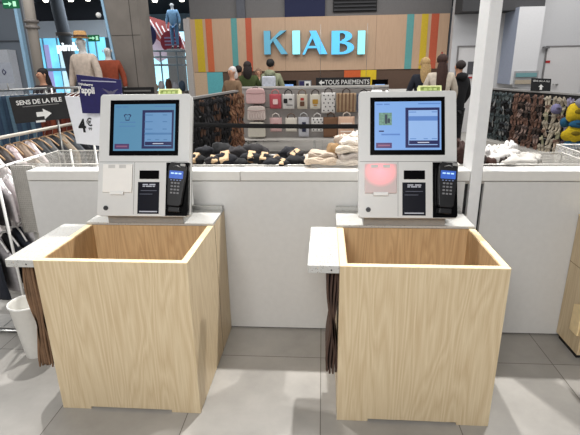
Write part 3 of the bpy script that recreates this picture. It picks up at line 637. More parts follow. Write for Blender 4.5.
# beige knitwear, folded layers
def folded(px, py, Y, w, h, d, c, lab, idx):
    p = at(px, py, Y); t = thing('folded_sweater', lab, 'sweater', p, random.uniform(-.15, .15), 'folded knitwear in the basket')
    def top(u, v): return ((u-.5)*w, (v-.5)*d, h*(1-abs(2*u-1)**6)*(.8+.2*math.sin(6*u+idx))+.006*math.sin(11*v+idx))
    MB().grid(top, 14, 8, thick=lambda u, v: (0, 0, -h*.95*(1-abs(2*u-1)**8)-.004)).build('body', mat('knit%d' % idx, c, .95, var=.12, scale=120, bump=.4), t)
    MB().tube([((k/10-.5)*w*.95, -d/2, h*.45+.008*math.sin(k+idx)) for k in range(11)], h*.42, 8).build('front_fold', mat('knit%d' % idx, c, .95), t)
fo = [(320, 160, 2.74, .20, .03, .2, (196, 178, 158), 'beige ribbed sweater folded at the bottom of the left pile'), (322, 155, 2.76, .17, .028, .18, (172, 156, 140), 'taupe sweater folded on top of the left pile'),
      (350, 161, 2.74, .17, .03, .2, (200, 190, 178), 'cream sweater folded at the bottom of the right pile'), (351, 155, 2.75, .17, .03, .2, (176, 166, 158), 'grey beige sweater folded second in the right pile'),
      (350, 148, 2.76, .16, .03, .2, (206, 194, 178), 'cream sweater folded third in the right pile'), (352, 142, 2.78, .15, .028, .18, (214, 204, 192), 'pale cream sweater on top of the right pile')]
for k, a in enumerate(fo): folded(*a, k)
def heap(px, py, Y, r, c, name, lab, cat, idx, amp=.2, group=None):
    o = MB().blob((0, 0, 0), r, idx, amp, 22, 14, 4).build(name, mat('%s_%d_%d_%d' % ((name,)+c), c, .9, var=.08, scale=25, bump=.3)); o.location = at(px, py, Y); tag(o, lab, cat, group)
    return o
heap(334, 150, 2.8, (.05, .05, .04), (150, 120, 84), 'knit_hat', 'tan knitted hat between the two sweater piles', 'hat', 3, .12)
heap(343, 141, 2.84, (.055, .04, .035), (190, 174, 160), 'crumpled_scarf', 'crumpled beige scarf draped on the right sweater pile', 'scarf', 9, .22)
heap(355, 137, 2.84, (.045, .04, .03), (215, 206, 196), 'crumpled_scarf', 'pale crumpled scarf at the top beside the right kiosk', 'scarf', 5, .22)
WG = [(496, 158, 2.8, (.11, .08, .05), (196, 192, 188), 'crumpled_shirt', 'crumpled white shirt in the middle of the right basket heap'), (512, 161, 2.76, (.12, .08, .04), (182, 178, 172), 'crumpled_shirt', 'crumpled off-white shirt at the front of the right basket heap'),
      (484, 155, 2.84, (.06, .06, .045), (190, 186, 184), 'crumpled_shirt', 'small crumpled white shirt beside the column'), (508, 150, 2.9, (.05, .05, .045), (200, 198, 196), 'crumpled_shirt', 'white shirt standing up at the top of the right heap'),
      (490, 163, 2.72, (.05, .04, .03), (58, 34, 26), 'crumpled_blouse', 'dark brown crumpled blouse beside the white shirts'), (528, 160, 2.82, (.07, .07, .035), (172, 168, 162), 'crumpled_shirt', 'pale grey crumpled shirt at the right of the white heap'), (503, 163, 2.71, (.035, .03, .028), (44, 34, 30), 'crumpled_blouse', 'small black crumpled blouse in front of the white shirts'),
      (481, 162, 2.72, (.03, .04, .04), (50, 40, 38), 'crumpled_blouse', 'black crumpled blouse squeezed against the column'), (459, 152, 2.8, (.05, .05, .06), (52, 30, 24), 'crumpled_blouse', 'dark brown top between right kiosk and column'), (497, 151, 2.88, (.04, .04, .03), (186, 182, 176), 'crumpled_shirt', 'small white shirt behind the others beside the column')]
for k, (px, py, Y, r, c, nm, lab) in enumerate(WG): heap(px, py, Y, r, c, nm, lab, 'clothes', 20+k, .24)

# ================================================================ QUEUE BELT
def belt(x0, z0, x1, z1, Y):
    t = thing('queue_barrier', 'black retractable belt barrier crossing in front of the tote bags', 'barrier', (0, Y, 0))
    m = MB(); 
    def fn(u, v): return (x0+(x1-x0)*u, .0, z0+(z1-z0)*u-.008*math.sin(PI*u)-.048*v)
    m.grid(fn, 12, 2, thick=lambda u, v: (0, .003, 0)).build('belt', mat('belt_black', (12, 12, 14), .8), t)
    for x in (x0-.03, x1+.03):
        pm = MB().tube([(x, 0, .02), (x, 0, 1.05)], .028, 14).build('post', BLK, t); MB().lathe([(.16, 0), (.16, .015), (.05, .035), (.03, .04)], (x, 0, 0), 24).build('post_base', BLK, t)
belt(at(180, 124, 5).x, 1.035, at(385, 126, 5).x, 1.0, 5)

# ================================================================ TOTE BAG DISPLAY
YT = 9.0
tx0, tx1 = at(242.5, 100, YT).x, at(388, 100, YT).x; cx = (tx0+tx1)/2; w = (tx1-tx0)/2
tr = thing('tote_display_rack', 'pale grey double sided rack holding printed tote bags', 'rack', (cx, YT, 0))
MB().box(-w, w, .0, .06, .26, 1.24).build('back_board', mat('rack_board', (158, 152, 148), .6, var=.03), tr, .004)
MB().box(-w, w, -.02, .08, 1.215, 1.245).build('top_cap', mat('rack_cap', (200, 196, 190), .5), tr)
for x in (-w+.1, 0, w-.1): MB().box(x-.02, x+.02, -.15, .15, 0, .27).build('leg', METAL, tr)
MB().box(-w, w, -.32, 0, .26, .275).build('shelf', mat('rack_cap', (200, 196, 190), .5), tr)
for px in (262.5, 372): x = at(px, 100, YT).x-cx; MB().tube([(x, -.02, .2), (x, -.02, 1.24)], .02, 8).build('upright', METAL, tr)
for z in (1.20, .86): MB().tube([(-w+.35, -.05, z), (w, -.05, z)], .008, 6).build('hang_rail', METAL, tr)
def tote(px0, px1, pt, pb, c, lab, handle=(40, 36, 34), pr=None, dots=False, stripes=False):
    a, b = at(px0, pt, YT-.1), at(px1, pb, YT-.1); w_, h_ = (b.x-a.x), a.z-b.z
    t = thing('tote_bag', lab, 'tote bag', ((a.x+b.x)/2, YT-.1, a.z), 0, 'tote bags on the rack')
    def fn(u, v): return ((u-.5)*w_*(1+.02*math.sin(5*v)), -.02*math.sin(PI*u)*math.sin(PI*min(1, v+.15))-.01, -h_*v)
    MB().grid(fn, 8, 8, thick=lambda u, v: (0, .035*math.sin(PI*u)*v+.01, 0)).build('body', mat('tote_%d_%d_%d' % c, c, .85, var=.05, scale=40), t)
    MB().tube([(-.07, -.01, -.01), (-.06, -.02, .05), (0, -.02, .085), (.06, -.02, .05), (.07, -.01, -.01)], .010, 6).build('handle', mat('handle_%d_%d_%d' % handle, handle, .8), t)
    if pr:
        for (u0, u1, v0, v1, cc) in pr:
            MB().prism([((u0-.5)*w_, -h_*v1), ((u1-.5)*w_, -h_*v1), ((u1-.5+.02)*w_, -h_*(v0+v1)/2), ((u1-.5)*w_, -h_*v0), ((u0-.5)*w_, -h_*v0), ((u0-.5-.02)*w_, -h_*(v0+v1)/2)], -.04, -.034).build('print', mat('print_%d_%d_%d' % cc, cc, .8), t)
    if dots:
        m = MB()
        for r_ in range(5):
            for k in range(3): x = (-.32+.32*k+(.12 if r_ % 2 else 0))*w_; m.tube([(x, -.04, -h_*(.14+.18*r_)), (x, -.036, -h_*(.14+.18*r_))], .014, 6)
        m.build('print', mat('print_ink', (50, 45, 50), .8), t)
    if stripes:
        m = MB()
        for k in range(5): m.box((-.44+.19*k)*w_, (-.36+.19*k)*w_, -.038, -.034, -h_*.97, -h_*.03)
        m.build('stripes', mat('tote_stripe', (120, 90, 66), .8), t)
K = (24, 22, 24); Wh = (214, 210, 206)
tote(269.5, 281.5, 94, 108.5, (186, 84, 92), 'coral red tote bag, first of the upper row', (200, 120, 120), [(.3, .7, .35, .7, (232, 200, 196))])
tote(282.5, 294.5, 94, 109, Wh, 'white tote bag with black scribble print, upper row', K, [(.1, .4, .3, .6, K), (.55, .8, .3, .38, K), (.35, .85, .7, .76, (90, 90, 90))])
tote(297, 307.5, 94, 109, (206, 196, 178), 'cream tote bag with red and brown print, upper row', (130, 110, 90), [(.35, .65, .25, .42, (170, 60, 50)), (.3, .7, .5, .8, (96, 66, 48))])
tote(310, 320.5, 94, 109, (212, 206, 192), 'white tote bag with golden print, upper row', (60, 50, 44), [(.25, .75, .35, .65, (176, 134, 50)), (.35, .65, .72, .78, (176, 134, 50))])
tote(321.5, 335, 92.5, 113, (220, 216, 212), 'large white tote bag with small black motifs, upper row', (60, 50, 50), dots=True)
tote(336.5, 355.5, 93, 112, (176, 148, 118), 'wide brown and beige striped tote bag, upper row', (60, 44, 36), stripes=True)
tote(270, 282, 117.5, 131.5, (206, 170, 168), 'pale pink tote bag, first of the lower row', (226, 216, 210), [(.3, .7, .4, .6, (180, 120, 120))])
tote(285.5, 297, 117.5, 131.5, (216, 208, 196), 'plain cream tote bag with faint print, lower row', (120, 100, 88), [(.3, .7, .45, .55, (170, 150, 130))])
tote(298.5, 309, 117, 136.5, (190, 190, 196), 'grey white tote bag with dark figure print, lower row', (200, 200, 200), [(.35, .7, .25, .75, (40, 44, 66)), (.15, .35, .45, .6, (60, 60, 70))])
tote(311.5, 323, 117.5, 131.5, (222, 218, 214), 'white tote bag with scattered black hearts, lower row', (220, 216, 212), dots=True)
tote(323.5, 337.5, 117, 137, (120, 86, 62), 'plain brown tote bag, lower row', (90, 64, 48))
tote(338.5, 354, 116.5, 136.5, (224, 186, 160), 'peach and white tote bag, last of the lower row', (236, 220, 206), [(.15, .85, .3, .36, (240, 226, 214)), (.15, .85, .5, .56, (240, 226, 214)), (.15, .85, .7, .76, (240, 226, 214))])
tote(357, 370, 94, 112, (70, 76, 96), 'dark blue tote bag half hidden by the right kiosk', K)
def backpack(px0, px1, pt, pb, c, lab, quilt):
    a, b = at(px0, pt, YT-.14), at(px1, pb, YT-.14); w_, h_ = b.x-a.x, a.z-b.z
    t = thing('handbag', lab, 'handbag', ((a.x+b.x)/2, YT-.14, b.z), 0, 'rounded bags at the left of the rack')
    P = [(-.5, .1), (-.44, 0), (.44, 0), (.5, .1), (.47, .8), (.38, .97), (.2, 1), (-.2, 1), (-.38, .97), (-.47, .8)]
    MB().prism([(x*w_, z*h_) for x, z in P], -.05, .08).build('body', mat('bag_%d_%d_%d' % c, c, .6, var=.05), t, .02)
    MB().tube([(-.05, 0, h_), (-.04, 0, h_+.02), (.04, 0, h_+.02), (.05, 0, h_)], .008, 6).build('handle', mat('bag_dark', (90, 70, 70), .6), t)
    m = MB().tube([(-.47*w_, -.052, .7*h_), (0, -.056, .66*h_), (.47*w_, -.052, .7*h_)], .004, 5)
    if quilt:
        for k in range(6): m.tube([((-.4+.14*k)*w_, -.052, .05*h_), ((-.3+.14*k)*w_, -.052, .6*h_)], .0025, 4); m.tube([((-.3+.14*k)*w_, -.052, .05*h_), ((-.4+.14*k)*w_, -.052, .6*h_)], .0025, 4)
    m.build('stitching', mat('stitch', (160, 120, 118), .7), t)
backpack(245.5, 265.5, 88.5, 103.5, (206, 168, 166), 'pale pink handbag at the top left of the tote rack', False)
backpack(247, 266, 106, 120, (210, 196, 188), 'cream quilted handbag, middle one left of the totes', True)
backpack(247.5, 266, 122, 137, (204, 198, 184), 'plain cream handbag at the bottom left of the tote rack', False)

# ================================================================ SLIPPER GONDOLAS
def slipper_proto(c, strap, name):
    t = thing(name, 'x', 'slippers', (0, 0, 0))
    P = [(.032*math.cos(a)*(1 if math.sin(a) > 0 else .85), .115*math.sin(a)) for a in [k*2*PI/12 for k in range(12)]]
    for s in (-1, 1):
        MB(Matrix.Translation((s*.04, 0, 0))).prism([(x, z) for x, z in P], -.012, .012).build('sole', mat('sole_%d_%d_%d' % c, c, .9), t)
        MB(Matrix.Translation((s*.04, 0, 0))).grid(lambda u, v: (.036*math.cos(PI*u), -.012-.038*math.sin(PI*u), .02+.065*v-.01*math.sin(PI*u)), 8, 3, thick=lambda u, v: (0, .006, 0)).build('strap', mat('strap_%d_%d_%d' % strap, strap, .9, var=.2, scale=60), t)
    return t
def copies(proto, n):
    yield proto
    for _ in range(n-1): yield copy_tree(proto)
def gondola(A, B, zt, label, cells, nrow, ncol, colour_of, side, words, dz=.16, z_top=None, lamp=False):
    d = (B-A); d.z = 0; L = d.length; ang = math.atan2(d.y, d.x)
    g = thing('slipper_gondola', label, 'display rack', (A.x, A.y, 0), ang)
    MB().box(0, L, 0, .05, .1, zt).build('back_board', mat('gondola_back', (34, 31, 31), .8), g)
    MB().box(-.02, L+.02, -.02, .07, zt, zt+.03).build('top_cap', mat('gondola_cap', (150, 148, 146), .5), g)
    MB().box(0, L, -.32, .05, 0, .12).build('base', mat('gondola_base', (190, 186, 180), .5), g)
    m = MB()
    for r in range(nrow): m.tube([(0, -.03, zt-.09-r*dz), (L, -.03, zt-.09-r*dz)], .006, 5)
    m.build('hook_rail', METAL, g)
    protos = {}
    for r in range(nrow):
        for c in range(ncol):
            key = colour_of(r, c, words)
            if key not in protos: protos[key] = slipper_proto(key[1], key[2], 'slipper_pair'); o = protos[key]
            else: o = copy_tree(protos[key])
            p = Matrix.Rotation(ang, 3, 'Z') @ Vector(((c+.5)*L/ncol, -.09+random.uniform(-.015, .015), zt-.11-r*dz))
            o.location = (A.x+p.x, A.y+p.y, p.z); o.rotation_euler = (random.uniform(-.35, .35), random.uniform(-.4, .4), ang+random.uniform(-.6, .6))
            s = L/ncol/.205; o.scale = (s*random.uniform(.85, 1), s, dz/.19)
            o['label'] = '%s slippers, %s, %s row down, %s column' % (key[0], side, ORD[r], ORD[c]); o['group'] = 'slippers on the '+side
    return g
def colL(r, c, w):
    if c < 8: return [('black', (20, 20, 22), (28, 26, 28)), ('dark grey', (52, 50, 52), (34, 32, 36)), ('black with brown lining', (92, 66, 52), (24, 22, 24))][(r*3+c*5+(r*c) % 2) % 3]
    return [('brown', (122, 84, 62), (104, 70, 52)), ('tan', (150, 110, 82), (128, 90, 66))][(r+c) % 2]
def colR(r, c, w):
    j = (r*7+c*3+(r*c)) % 3
    if c < 5: return [('teal grey', (84, 92, 92), (58, 68, 70)), ('black', (24, 24, 26), (44, 46, 50)), ('pale grey', (140, 140, 138), (70, 76, 80))][j]
    if c < 10: return [('copper brown', (128, 96, 82), (96, 72, 62)), ('dark brown', (52, 42, 38), (72, 58, 52)), ('pink beige', (160, 136, 126), (92, 78, 74))][j]
    if c < 13: return [('cream', (186, 174, 154), (170, 160, 144)), ('olive beige', (150, 148, 120), (176, 166, 140)), ('cream with brown strap', (190, 170, 150), (110, 84, 72))][j]
    return [('lavender', (156, 150, 178), (170, 164, 190)), ('dark plum', (60, 46, 56), (74, 60, 70)), ('grey', (130, 126, 130), (100, 98, 104))][j]
A = at(186, 98, 6.3); B = at(237, 90, 8.45)
gondola(Vector((A.x, A.y, 0)), Vector((B.x, B.y, 0)), 1.18, 'dark slipper gondola left of the tote bag rack', None, 6, 12, colL, 'left dark gondola', 0, dz=.165)
A = at(492, 90, 10); B = at(590, 97, 7.6)
gondola(Vector((A.x, A.y, 0)), Vector((B.x, B.y, 0)), 1.09, 'long slipper gondola right of the white column', None, 7, 15, colR, 'right gondola', 0, dz=.135)
# small A-board on the right gondola
_t = .56; _P = A.lerp(B, _t)
ab = thing('counter_sign', 'small black tilted sign standing on the right slipper gondola', 'sign', Vector((_P.x, _P.y, 1.12)), 0)
AM = Matrix.Rotation(math.radians(3), 4, 'Y') @ Matrix.Rotation(math.radians(-16), 4, 'X')
MB(AM).box(-.17, .17, -.01, .01, 0, .22).build('board', BLKM, ab, .004)
text('lettering', 'SENS DE LA FILE', .04, WHT, ab, AM @ Matrix.Translation((0, -.013, .17)) @ RX90)
MB(AM).prism([(-.02, .02), (.02, .02), (.02, .07), (.045, .07), (0, .115), (-.045, .07), (-.02, .07)], -.013, -.01).build('arrow', WHT, ab)
# yellow and blue clogs at the right edge
for k, (px, py, Y, c, nm, r) in enumerate([(576, 113, 7.2, (206, 176, 30), 'yellow', (.15, .1, .15)), (574, 134, 7.1, (200, 168, 24), 'yellow', (.19, .1, .13)), (568, 122, 7.4, (30, 86, 120), 'blue', (.13, .08, .08)), (578, 124, 7.2, (24, 72, 108), 'blue', (.13, .08, .06)), (572, 145, 7.1, (34, 80, 110), 'blue', (.14, .08, .08)), (581, 103, 7.3, (128, 128, 138), 'grey', (.07, .08, .08)), (557, 109, 7.8, (120, 116, 150), 'lavender', (.1, .08, .08))]):
    gd = (B-A); gd.z = 0
    tt = min(range(0, 200), key=lambda q_: abs(at(px, py, (A.y+gd.y*q_/160)).x-(A.x+gd.x*q_/160)))/160; Y = A.y+gd.y*tt-.2
    o = thing('plush_slipper', '%s plush slipper hanging at the right edge, %s' % (nm, ['upper', 'lower', 'left of the upper', 'between the two big ones', 'at the bottom', 'at the top corner', 'beside the cream slippers'][k]), 'slipper', at(px, py, Y), 0, 'plush slippers at the right edge')
    MB().blob((0, 0, 0), r, k, .08, 14, 9).build('upper', mat('plush_%s' % nm, c, .95, var=.15, scale=40, bump=.5), o)
    MB().blob((-.01, -r[1]*.72, r[2]*.15), (r[0]*.45, r[1]*.35, r[2]*.3), k, .05).build('opening', mat('plush_in_%s' % nm, tuple(int(v*.6) for v in c), .95), o)

# ================================================================ CLOTHES RACKS LEFT
def garment_mesh(name, w, h, th, c, parent, seed, sleeve=True, trouser=False):
    rnd = random.Random(seed); p1, p2 = rnd.uniform(0, 6), rnd.uniform(0, 6)
    def half(v):   # half width along height
        if trouser: return w*.5*(1-.12*v)
        return w*.5*min(1, .25+v*5) if v < .15 else w*.5*(1+.05*v)
    def fn(u, v):
        s = 2*u-1; hw = half(v); drop = .10*w*abs(s) if not trouser else 0
        return (s*hw, -th/2*(1-abs(s)**4)-.010*math.sin(7*s+p1+2*v)*v, -h*v-drop*(1-v))
    return MB().grid(fn, 14, 12, thick=lambda u, v: (0, th*(.3+.7*(1-abs(2*u-1)**4))+.004*math.sin(20*u)*v, 0)).build(name, mat('cloth_%d_%d_%d' % c, c, .9, var=.12, scale=40), parent)
def hanger(parent, w, m):
    MB().tube([(-w/2, 0, -.055), (-w*.25, 0, -.015), (0, 0, .005), (w*.25, 0, -.015), (w/2, 0, -.055)], .006, 6).build('hanger', m, parent)
    MB().tube([(0, 0, 0), (0, 0, .03), (.014, 0, .045), (.012, 0, .065), (-.004, 0, .068), (-.014, 0, .058)], .0022, 5).build('hanger_hook', METAL, parent)
def row(A, B, items, w, h, ang, group, labfn, cat, th=.03, name='cardigan', trouser=False, hm=None):
    n = len(items)
    for k, (c, cn) in enumerate(items):
        p = A.lerp(B, (k+.5)/n); t = thing(name, labfn(k, cn), cat, p-Vector((0, 0, .06)), ang+random.uniform(-.04, .04), group)
        garment_mesh('cloth', w, h, th, c, t, k+n, trouser=trouser); hanger(t, w*.85 if not trouser else w*.6, hm or HANGW)
# near rack: cardigans on wooden hangers behind the partition end
ra = at(-6, 141, Z=1.13); rb = at(99, 119.5, Z=1.13); ra.y = max(ra.y, 2.95)
A = Vector((-2.42, 3.1, 1.12)); B = Vector((-2.29, 4.75, 1.12))
rk = thing('clothes_rail', 'white clothes rail with wooden hangers behind the end of the partition', 'clothes rail', (0, 0, 0))
MB().tube([A+Vector((0, -.15, .01)), B], .014, 10).build('rail', mat('rail_cream', (205, 198, 186), .4), rk)
for p in (A+Vector((0, -.12, 0)), B): MB().tube([(p.x, p.y, .03), (p.x, p.y, 1.13)], .015, 8).build('upright', WIRE, rk); MB().box(p.x-.25, p.x+.25, p.y-.02, p.y+.02, 0, .03).build('foot', WIRE, rk)
cols = [((206, 198, 196), 'white'), ((70, 64, 62), 'charcoal'), ((214, 196, 198), 'pale pink'), ((150, 132, 116), 'taupe'), ((208, 196, 196), 'off-white'), ((66, 68, 70), 'dark grey'), ((104, 104, 104), 'mid grey'), ((36, 38, 42), 'black'), ((164, 150, 132), 'sand'), ((84, 88, 94), 'slate grey'), ((28, 30, 36), 'black'), ((56, 62, 74), 'blue grey'), ((22, 22, 26), 'black'), ((40, 44, 56), 'dark navy'), ((20, 22, 26), 'black'), ((66, 50, 44), 'brown')]
row(A, B, cols, .5, .62, math.radians(-33), 'tops on the near clothes rail', lambda k, cn: '%s top on a wooden hanger, %s along the near rail' % (cn, ORD[k]), 'top', .05)
# mid racks: blue jeans and rust clothes
A = Vector((at(-12, 80, Y=5.2).x, 5.2, 1.38)); B = Vector((at(44, 80, Y=5.4).x, 5.4, 1.40))
rk = thing('clothes_rail', 'clothes rail of blue denim behind the black queue sign', 'clothes rail', (0, 0, 0))
MB().tube([A-Vector((.1, 0, 0)), B+Vector((.02, 0, 0))], .014, 8).build('rail', METAL, rk)
for p in (A, B): MB().tube([(p.x, p.y, 0), (p.x, p.y, 1.4)], .015, 8).build('upright', METAL, rk)
den = [((62, 88, 110), 'denim blue'), ((44, 64, 86), 'dark denim'), ((92, 120, 138), 'washed denim'), ((52, 72, 96), 'indigo denim')]
row(A, B, [den[k % 4] for k in range(12)], .36, .62, math.radians(62), 'denim on the rail', lambda k, cn: '%s garment, %s along the denim rail' % (cn, ORD[k]), 'trousers', .05, 'jeans', True, WHT)
A = Vector((at(46, 80, Y=5.4).x, 5.4, 1.40)); B = Vector((at(112, 80, Y=5.6).x, 5.6, 1.40))
rk = thing('clothes_rail', 'clothes rail of rust coloured clothes below the mannequins', 'clothes rail', (0, 0, 0))
MB().tube([A, B+Vector((.1, 0, 0))], .014, 8).build('rail', METAL, rk)
for p in (A+Vector((.05, 0, 0)), B): MB().tube([(p.x, p.y, 0), (p.x, p.y, 1.4)], .015, 8).build('upright', METAL, rk)
ru = [((112, 48, 30), 'rust'), ((92, 38, 28), 'dark rust'), ((134, 66, 42), 'burnt orange'), ((78, 34, 30), 'maroon')]
row(A, B, [ru[k % 4] for k in range(13)], .36, .66, math.radians(62), 'rust clothes on the rail', lambda k, cn: '%s garment, %s along the rust rail' % (cn, ORD[k]), 'top', .05, 'dress', False, WHT)
# low double rack at the far left beside the partition end
rk = thing('low_clothes_rack', 'low white two tier clothes rack left of the partition', 'clothes rack', (0, 0, 0))
MB().tube([(-1.835, 2.40, .03), (-1.835, 2.40, 1.05)], .008, 8).build('upright', WHT, rk); MB().tube([(-1.835, 3.2, .03), (-1.835, 3.2, 1.05)], .008, 8).build('upright', WHT, rk)
MB().tube([(-2.05, 2.45, .02), (-2.05, 3.25, 1.0)][:1]+[(-2.05, 3.25, .02)], .012, 8).build('base_bar', METAL, rk); MB().tube([(-2.5, 2.42, .02), (-1.84, 2.42, .02)], .014, 8).build('base_bar', METAL, rk)
MB().box(-2.5, -1.85, 2.44, 2.60, .0, .03).build('base_plate', mat('rack_base', (196, 194, 190), .5), rk)
MB().tube([(-2.12, 2.5, 1.0), (-2.10, 3.3, 1.0)], .01, 8).build('upper_rail', WHT, rk); MB().tube([(-2.10, 2.45, .64), (-2.08, 3.3, .64)], .01, 8).build('lower_rail', WHT, rk)
up = [((224, 218, 218), 'white'), ((40, 36, 38), 'black'), ((214, 206, 208), 'pale pink'), ((214, 208, 208), 'white'), ((30, 28, 30), 'black'), ((206, 200, 200), 'white'), ((70, 62, 60), 'charcoal'), ((220, 214, 214), 'white')]
row(Vector((-2.10, 2.52, 1.0)), Vector((-2.08, 3.25, 1.0)), up, .36, .26, math.radians(-38), 'upper tier tops on the low rack', lambda k, cn: 'short %s top, upper tier of the low rack, %s from the front' % (cn, ORD[k]), 'top', .035, 'shirt', hm=WHT)
lo = [((26, 30, 40), 'navy'), ((150, 146, 148), 'pale grey'), ((18, 20, 26), 'black'), ((34, 40, 52), 'dark blue'), ((206, 202, 204), 'white'), ((20, 22, 28), 'black'), ((28, 32, 42), 'navy'), ((60, 60, 64), 'charcoal')]
row(Vector((-2.06, 2.42, .66)), Vector((-2.04, 3.2, .66)), lo, .40, .32, math.radians(-38), 'lower tier tops on the low rack', lambda k, cn: '%s garment, lower tier of the low rack, %s from the front' % (cn, ORD[k]), 'top', .05, 'shirt', hm=WHT)
# white bucket
bk = thing('waste_bin', 'small white tapered bin on the floor beside the left counter', 'bin', (-1.685, 2.22, 0))
bk.scale = (.78, .78, .95)
MB().lathe([(.078, 0), (.080, .004), (.122, .345), (.130, .352), (.130, .362), (.122, .362), (.117, .345), (.075, .01), (.0, .01)], seg=32).build('body', mat('bin_white', (222, 220, 214), .45, var=.03), bk)
MB().tube([(.126*math.cos(a), .126*math.sin(a), .357) for a in [k*2*PI/32 for k in range(33)]], .006, 6).build('rim', WHT, bk)

# ================================================================ SIGNS LEFT
p = at(41, 108, 3.45)
sg = thing('queue_direction_sign', 'black sign reading SENS DE LA FILE with an arrow, above the near rail', 'sign', p, math.radians(28))
SM = Matrix.Rotation(math.radians(-3), 4, 'Y')
wS, hS = .195, .098
MB(SM).box(-wS, wS, -.006, .006, -hS, hS).build('board', BLKM, sg, .003)
text('lettering', 'SENS DE LA FILE', .046, WHT, sg, SM @ Matrix.Translation((.0, -.008, .05)) @ RX90, bold=.001, sx=.95)
MB(SM).box(-.12, .13, -.0075, -.006, .018, .024).build('small_print', mat('small_print', (120, 118, 116), .6), sg)
MB(SM).prism([(-.04, -.062), (.01, -.062), (.01, -.085), (.065, -.045), (.01, -.005), (.01, -.028), (-.04, -.028)], -.0085, -.006).box(-.055, .01, -.0085, -.006, -.105, -.09).build('arrow', WHT, sg)
MB().tube([(.1, .01, -.6), (.1, .01, -hS)], .008, 6).build('stem', METAL, sg)
# price card and app card on a pole
pp = at(85, 121, 2.95)
pr = thing('price_card', 'white price card reading 4 euro on a slim white pole', 'sign', (pp.x, 2.95, pp.z), math.radians(-6))
MB().prism([(-.115, .16), (.13, .145), (.12, -.165), (-.085, -.148)], -.004, .004).build('card', CARDW, pr)
text('lettering', '4', .12, INK, pr, Matrix.Translation((-.022, -.006, -.035)) @ RX90, bold=.003, sx=.9)
text('lettering', '€', .07, INK, pr, Matrix.Translation((.034, -.006, -.01)) @ RX90, bold=.001, sx=.9)
text('lettering', '99', .026, INK, pr, Matrix.Translation((.034, -.006, -.052)) @ RX90)
MB().tube([(.04, .008, -pp.z), (.035, .008, -.15)], .007, 8).build('pole', WHT, pr)
ap = at(100, 93, 2.86)
av = thing('app_card', 'navy card advertising the app, clipped above the price card', 'sign', (ap.x, 2.86, ap.z), math.radians(-4))
SM = Matrix.Rotation(math.radians(3), 4, 'Y')
MB(SM).prism([(-.145, .105), (.145, .085), (.15, -.12), (-.13, -.13)], -.004, .004).build('card', NAVY, av)
MB(SM).box(-.115, .115, -.006, -.004, .068, .074).build('small_print', mat('print_pale', (170, 170, 190), .6), av)
text('lettering', "l'appli", .056, WHT, av, SM @ Matrix.Translation((-.085, -.006, .012)) @ RX90, bold=.0015, sx=.85)
text('lettering', 'Téléchargez', .020, WHT, av, SM @ Matrix.Translation((-.088, -.006, .047)) @ RX90, bold=.0006)
MB(SM).prism([(.02, .03), (.05, .005), (.06, -.005), (.075, -.01), (.09, -.005), (.1, .005), (.125, .03), (.1, .022), (.085, .012), (.075, .018), (.065, .012), (.045, .022)], -.006, -.004).build('bird_mark', mat('bird_grey', (92, 88, 110), .6), av)
MB().tube([(-.10, .14, -ap.z), (-.10, .14, -.2), (-.10, .006, -.05)], .005, 6).build('clip_stem', WHT, av)
ss = thing('size_card', 'pale card with a small blue mark at the far left above the denim', 'sign', at(5, 72, 5.1))
MB().box(-.12, .09, -.004, .004, -.12, .10).build('card', mat('card_pale', (172, 178, 190), .6), ss); MB().tube([(-.01, -.006, -.03), (-.03, -.006, .0), (-.01, -.006, .03), (.015, -.006, .0), (-.01, -.006, -.03)], .005, 5).build('mark', NAVY, ss)
MB().tube([(0, 0, -.2), (0, 0, -.12)], .006, 6).build('stem', METAL, ss)
kb = thing('dark_notice', 'low black notice board behind the left kiosk, under the pillar', 'sign', at(136, 90, 6.0))
MB().box(-.22, .24, -.01, .01, -.05, .035).build('board', BLKM, kb); MB().box(-.16, .2, -.013, -.01, -.02, .0).build('small_print', mat('small_print', (120, 118, 116), .6), kb)
MB().tube([(0, .012, -kb.location.z), (0, .012, -.05)], .01, 6).build('stem', METAL, kb)

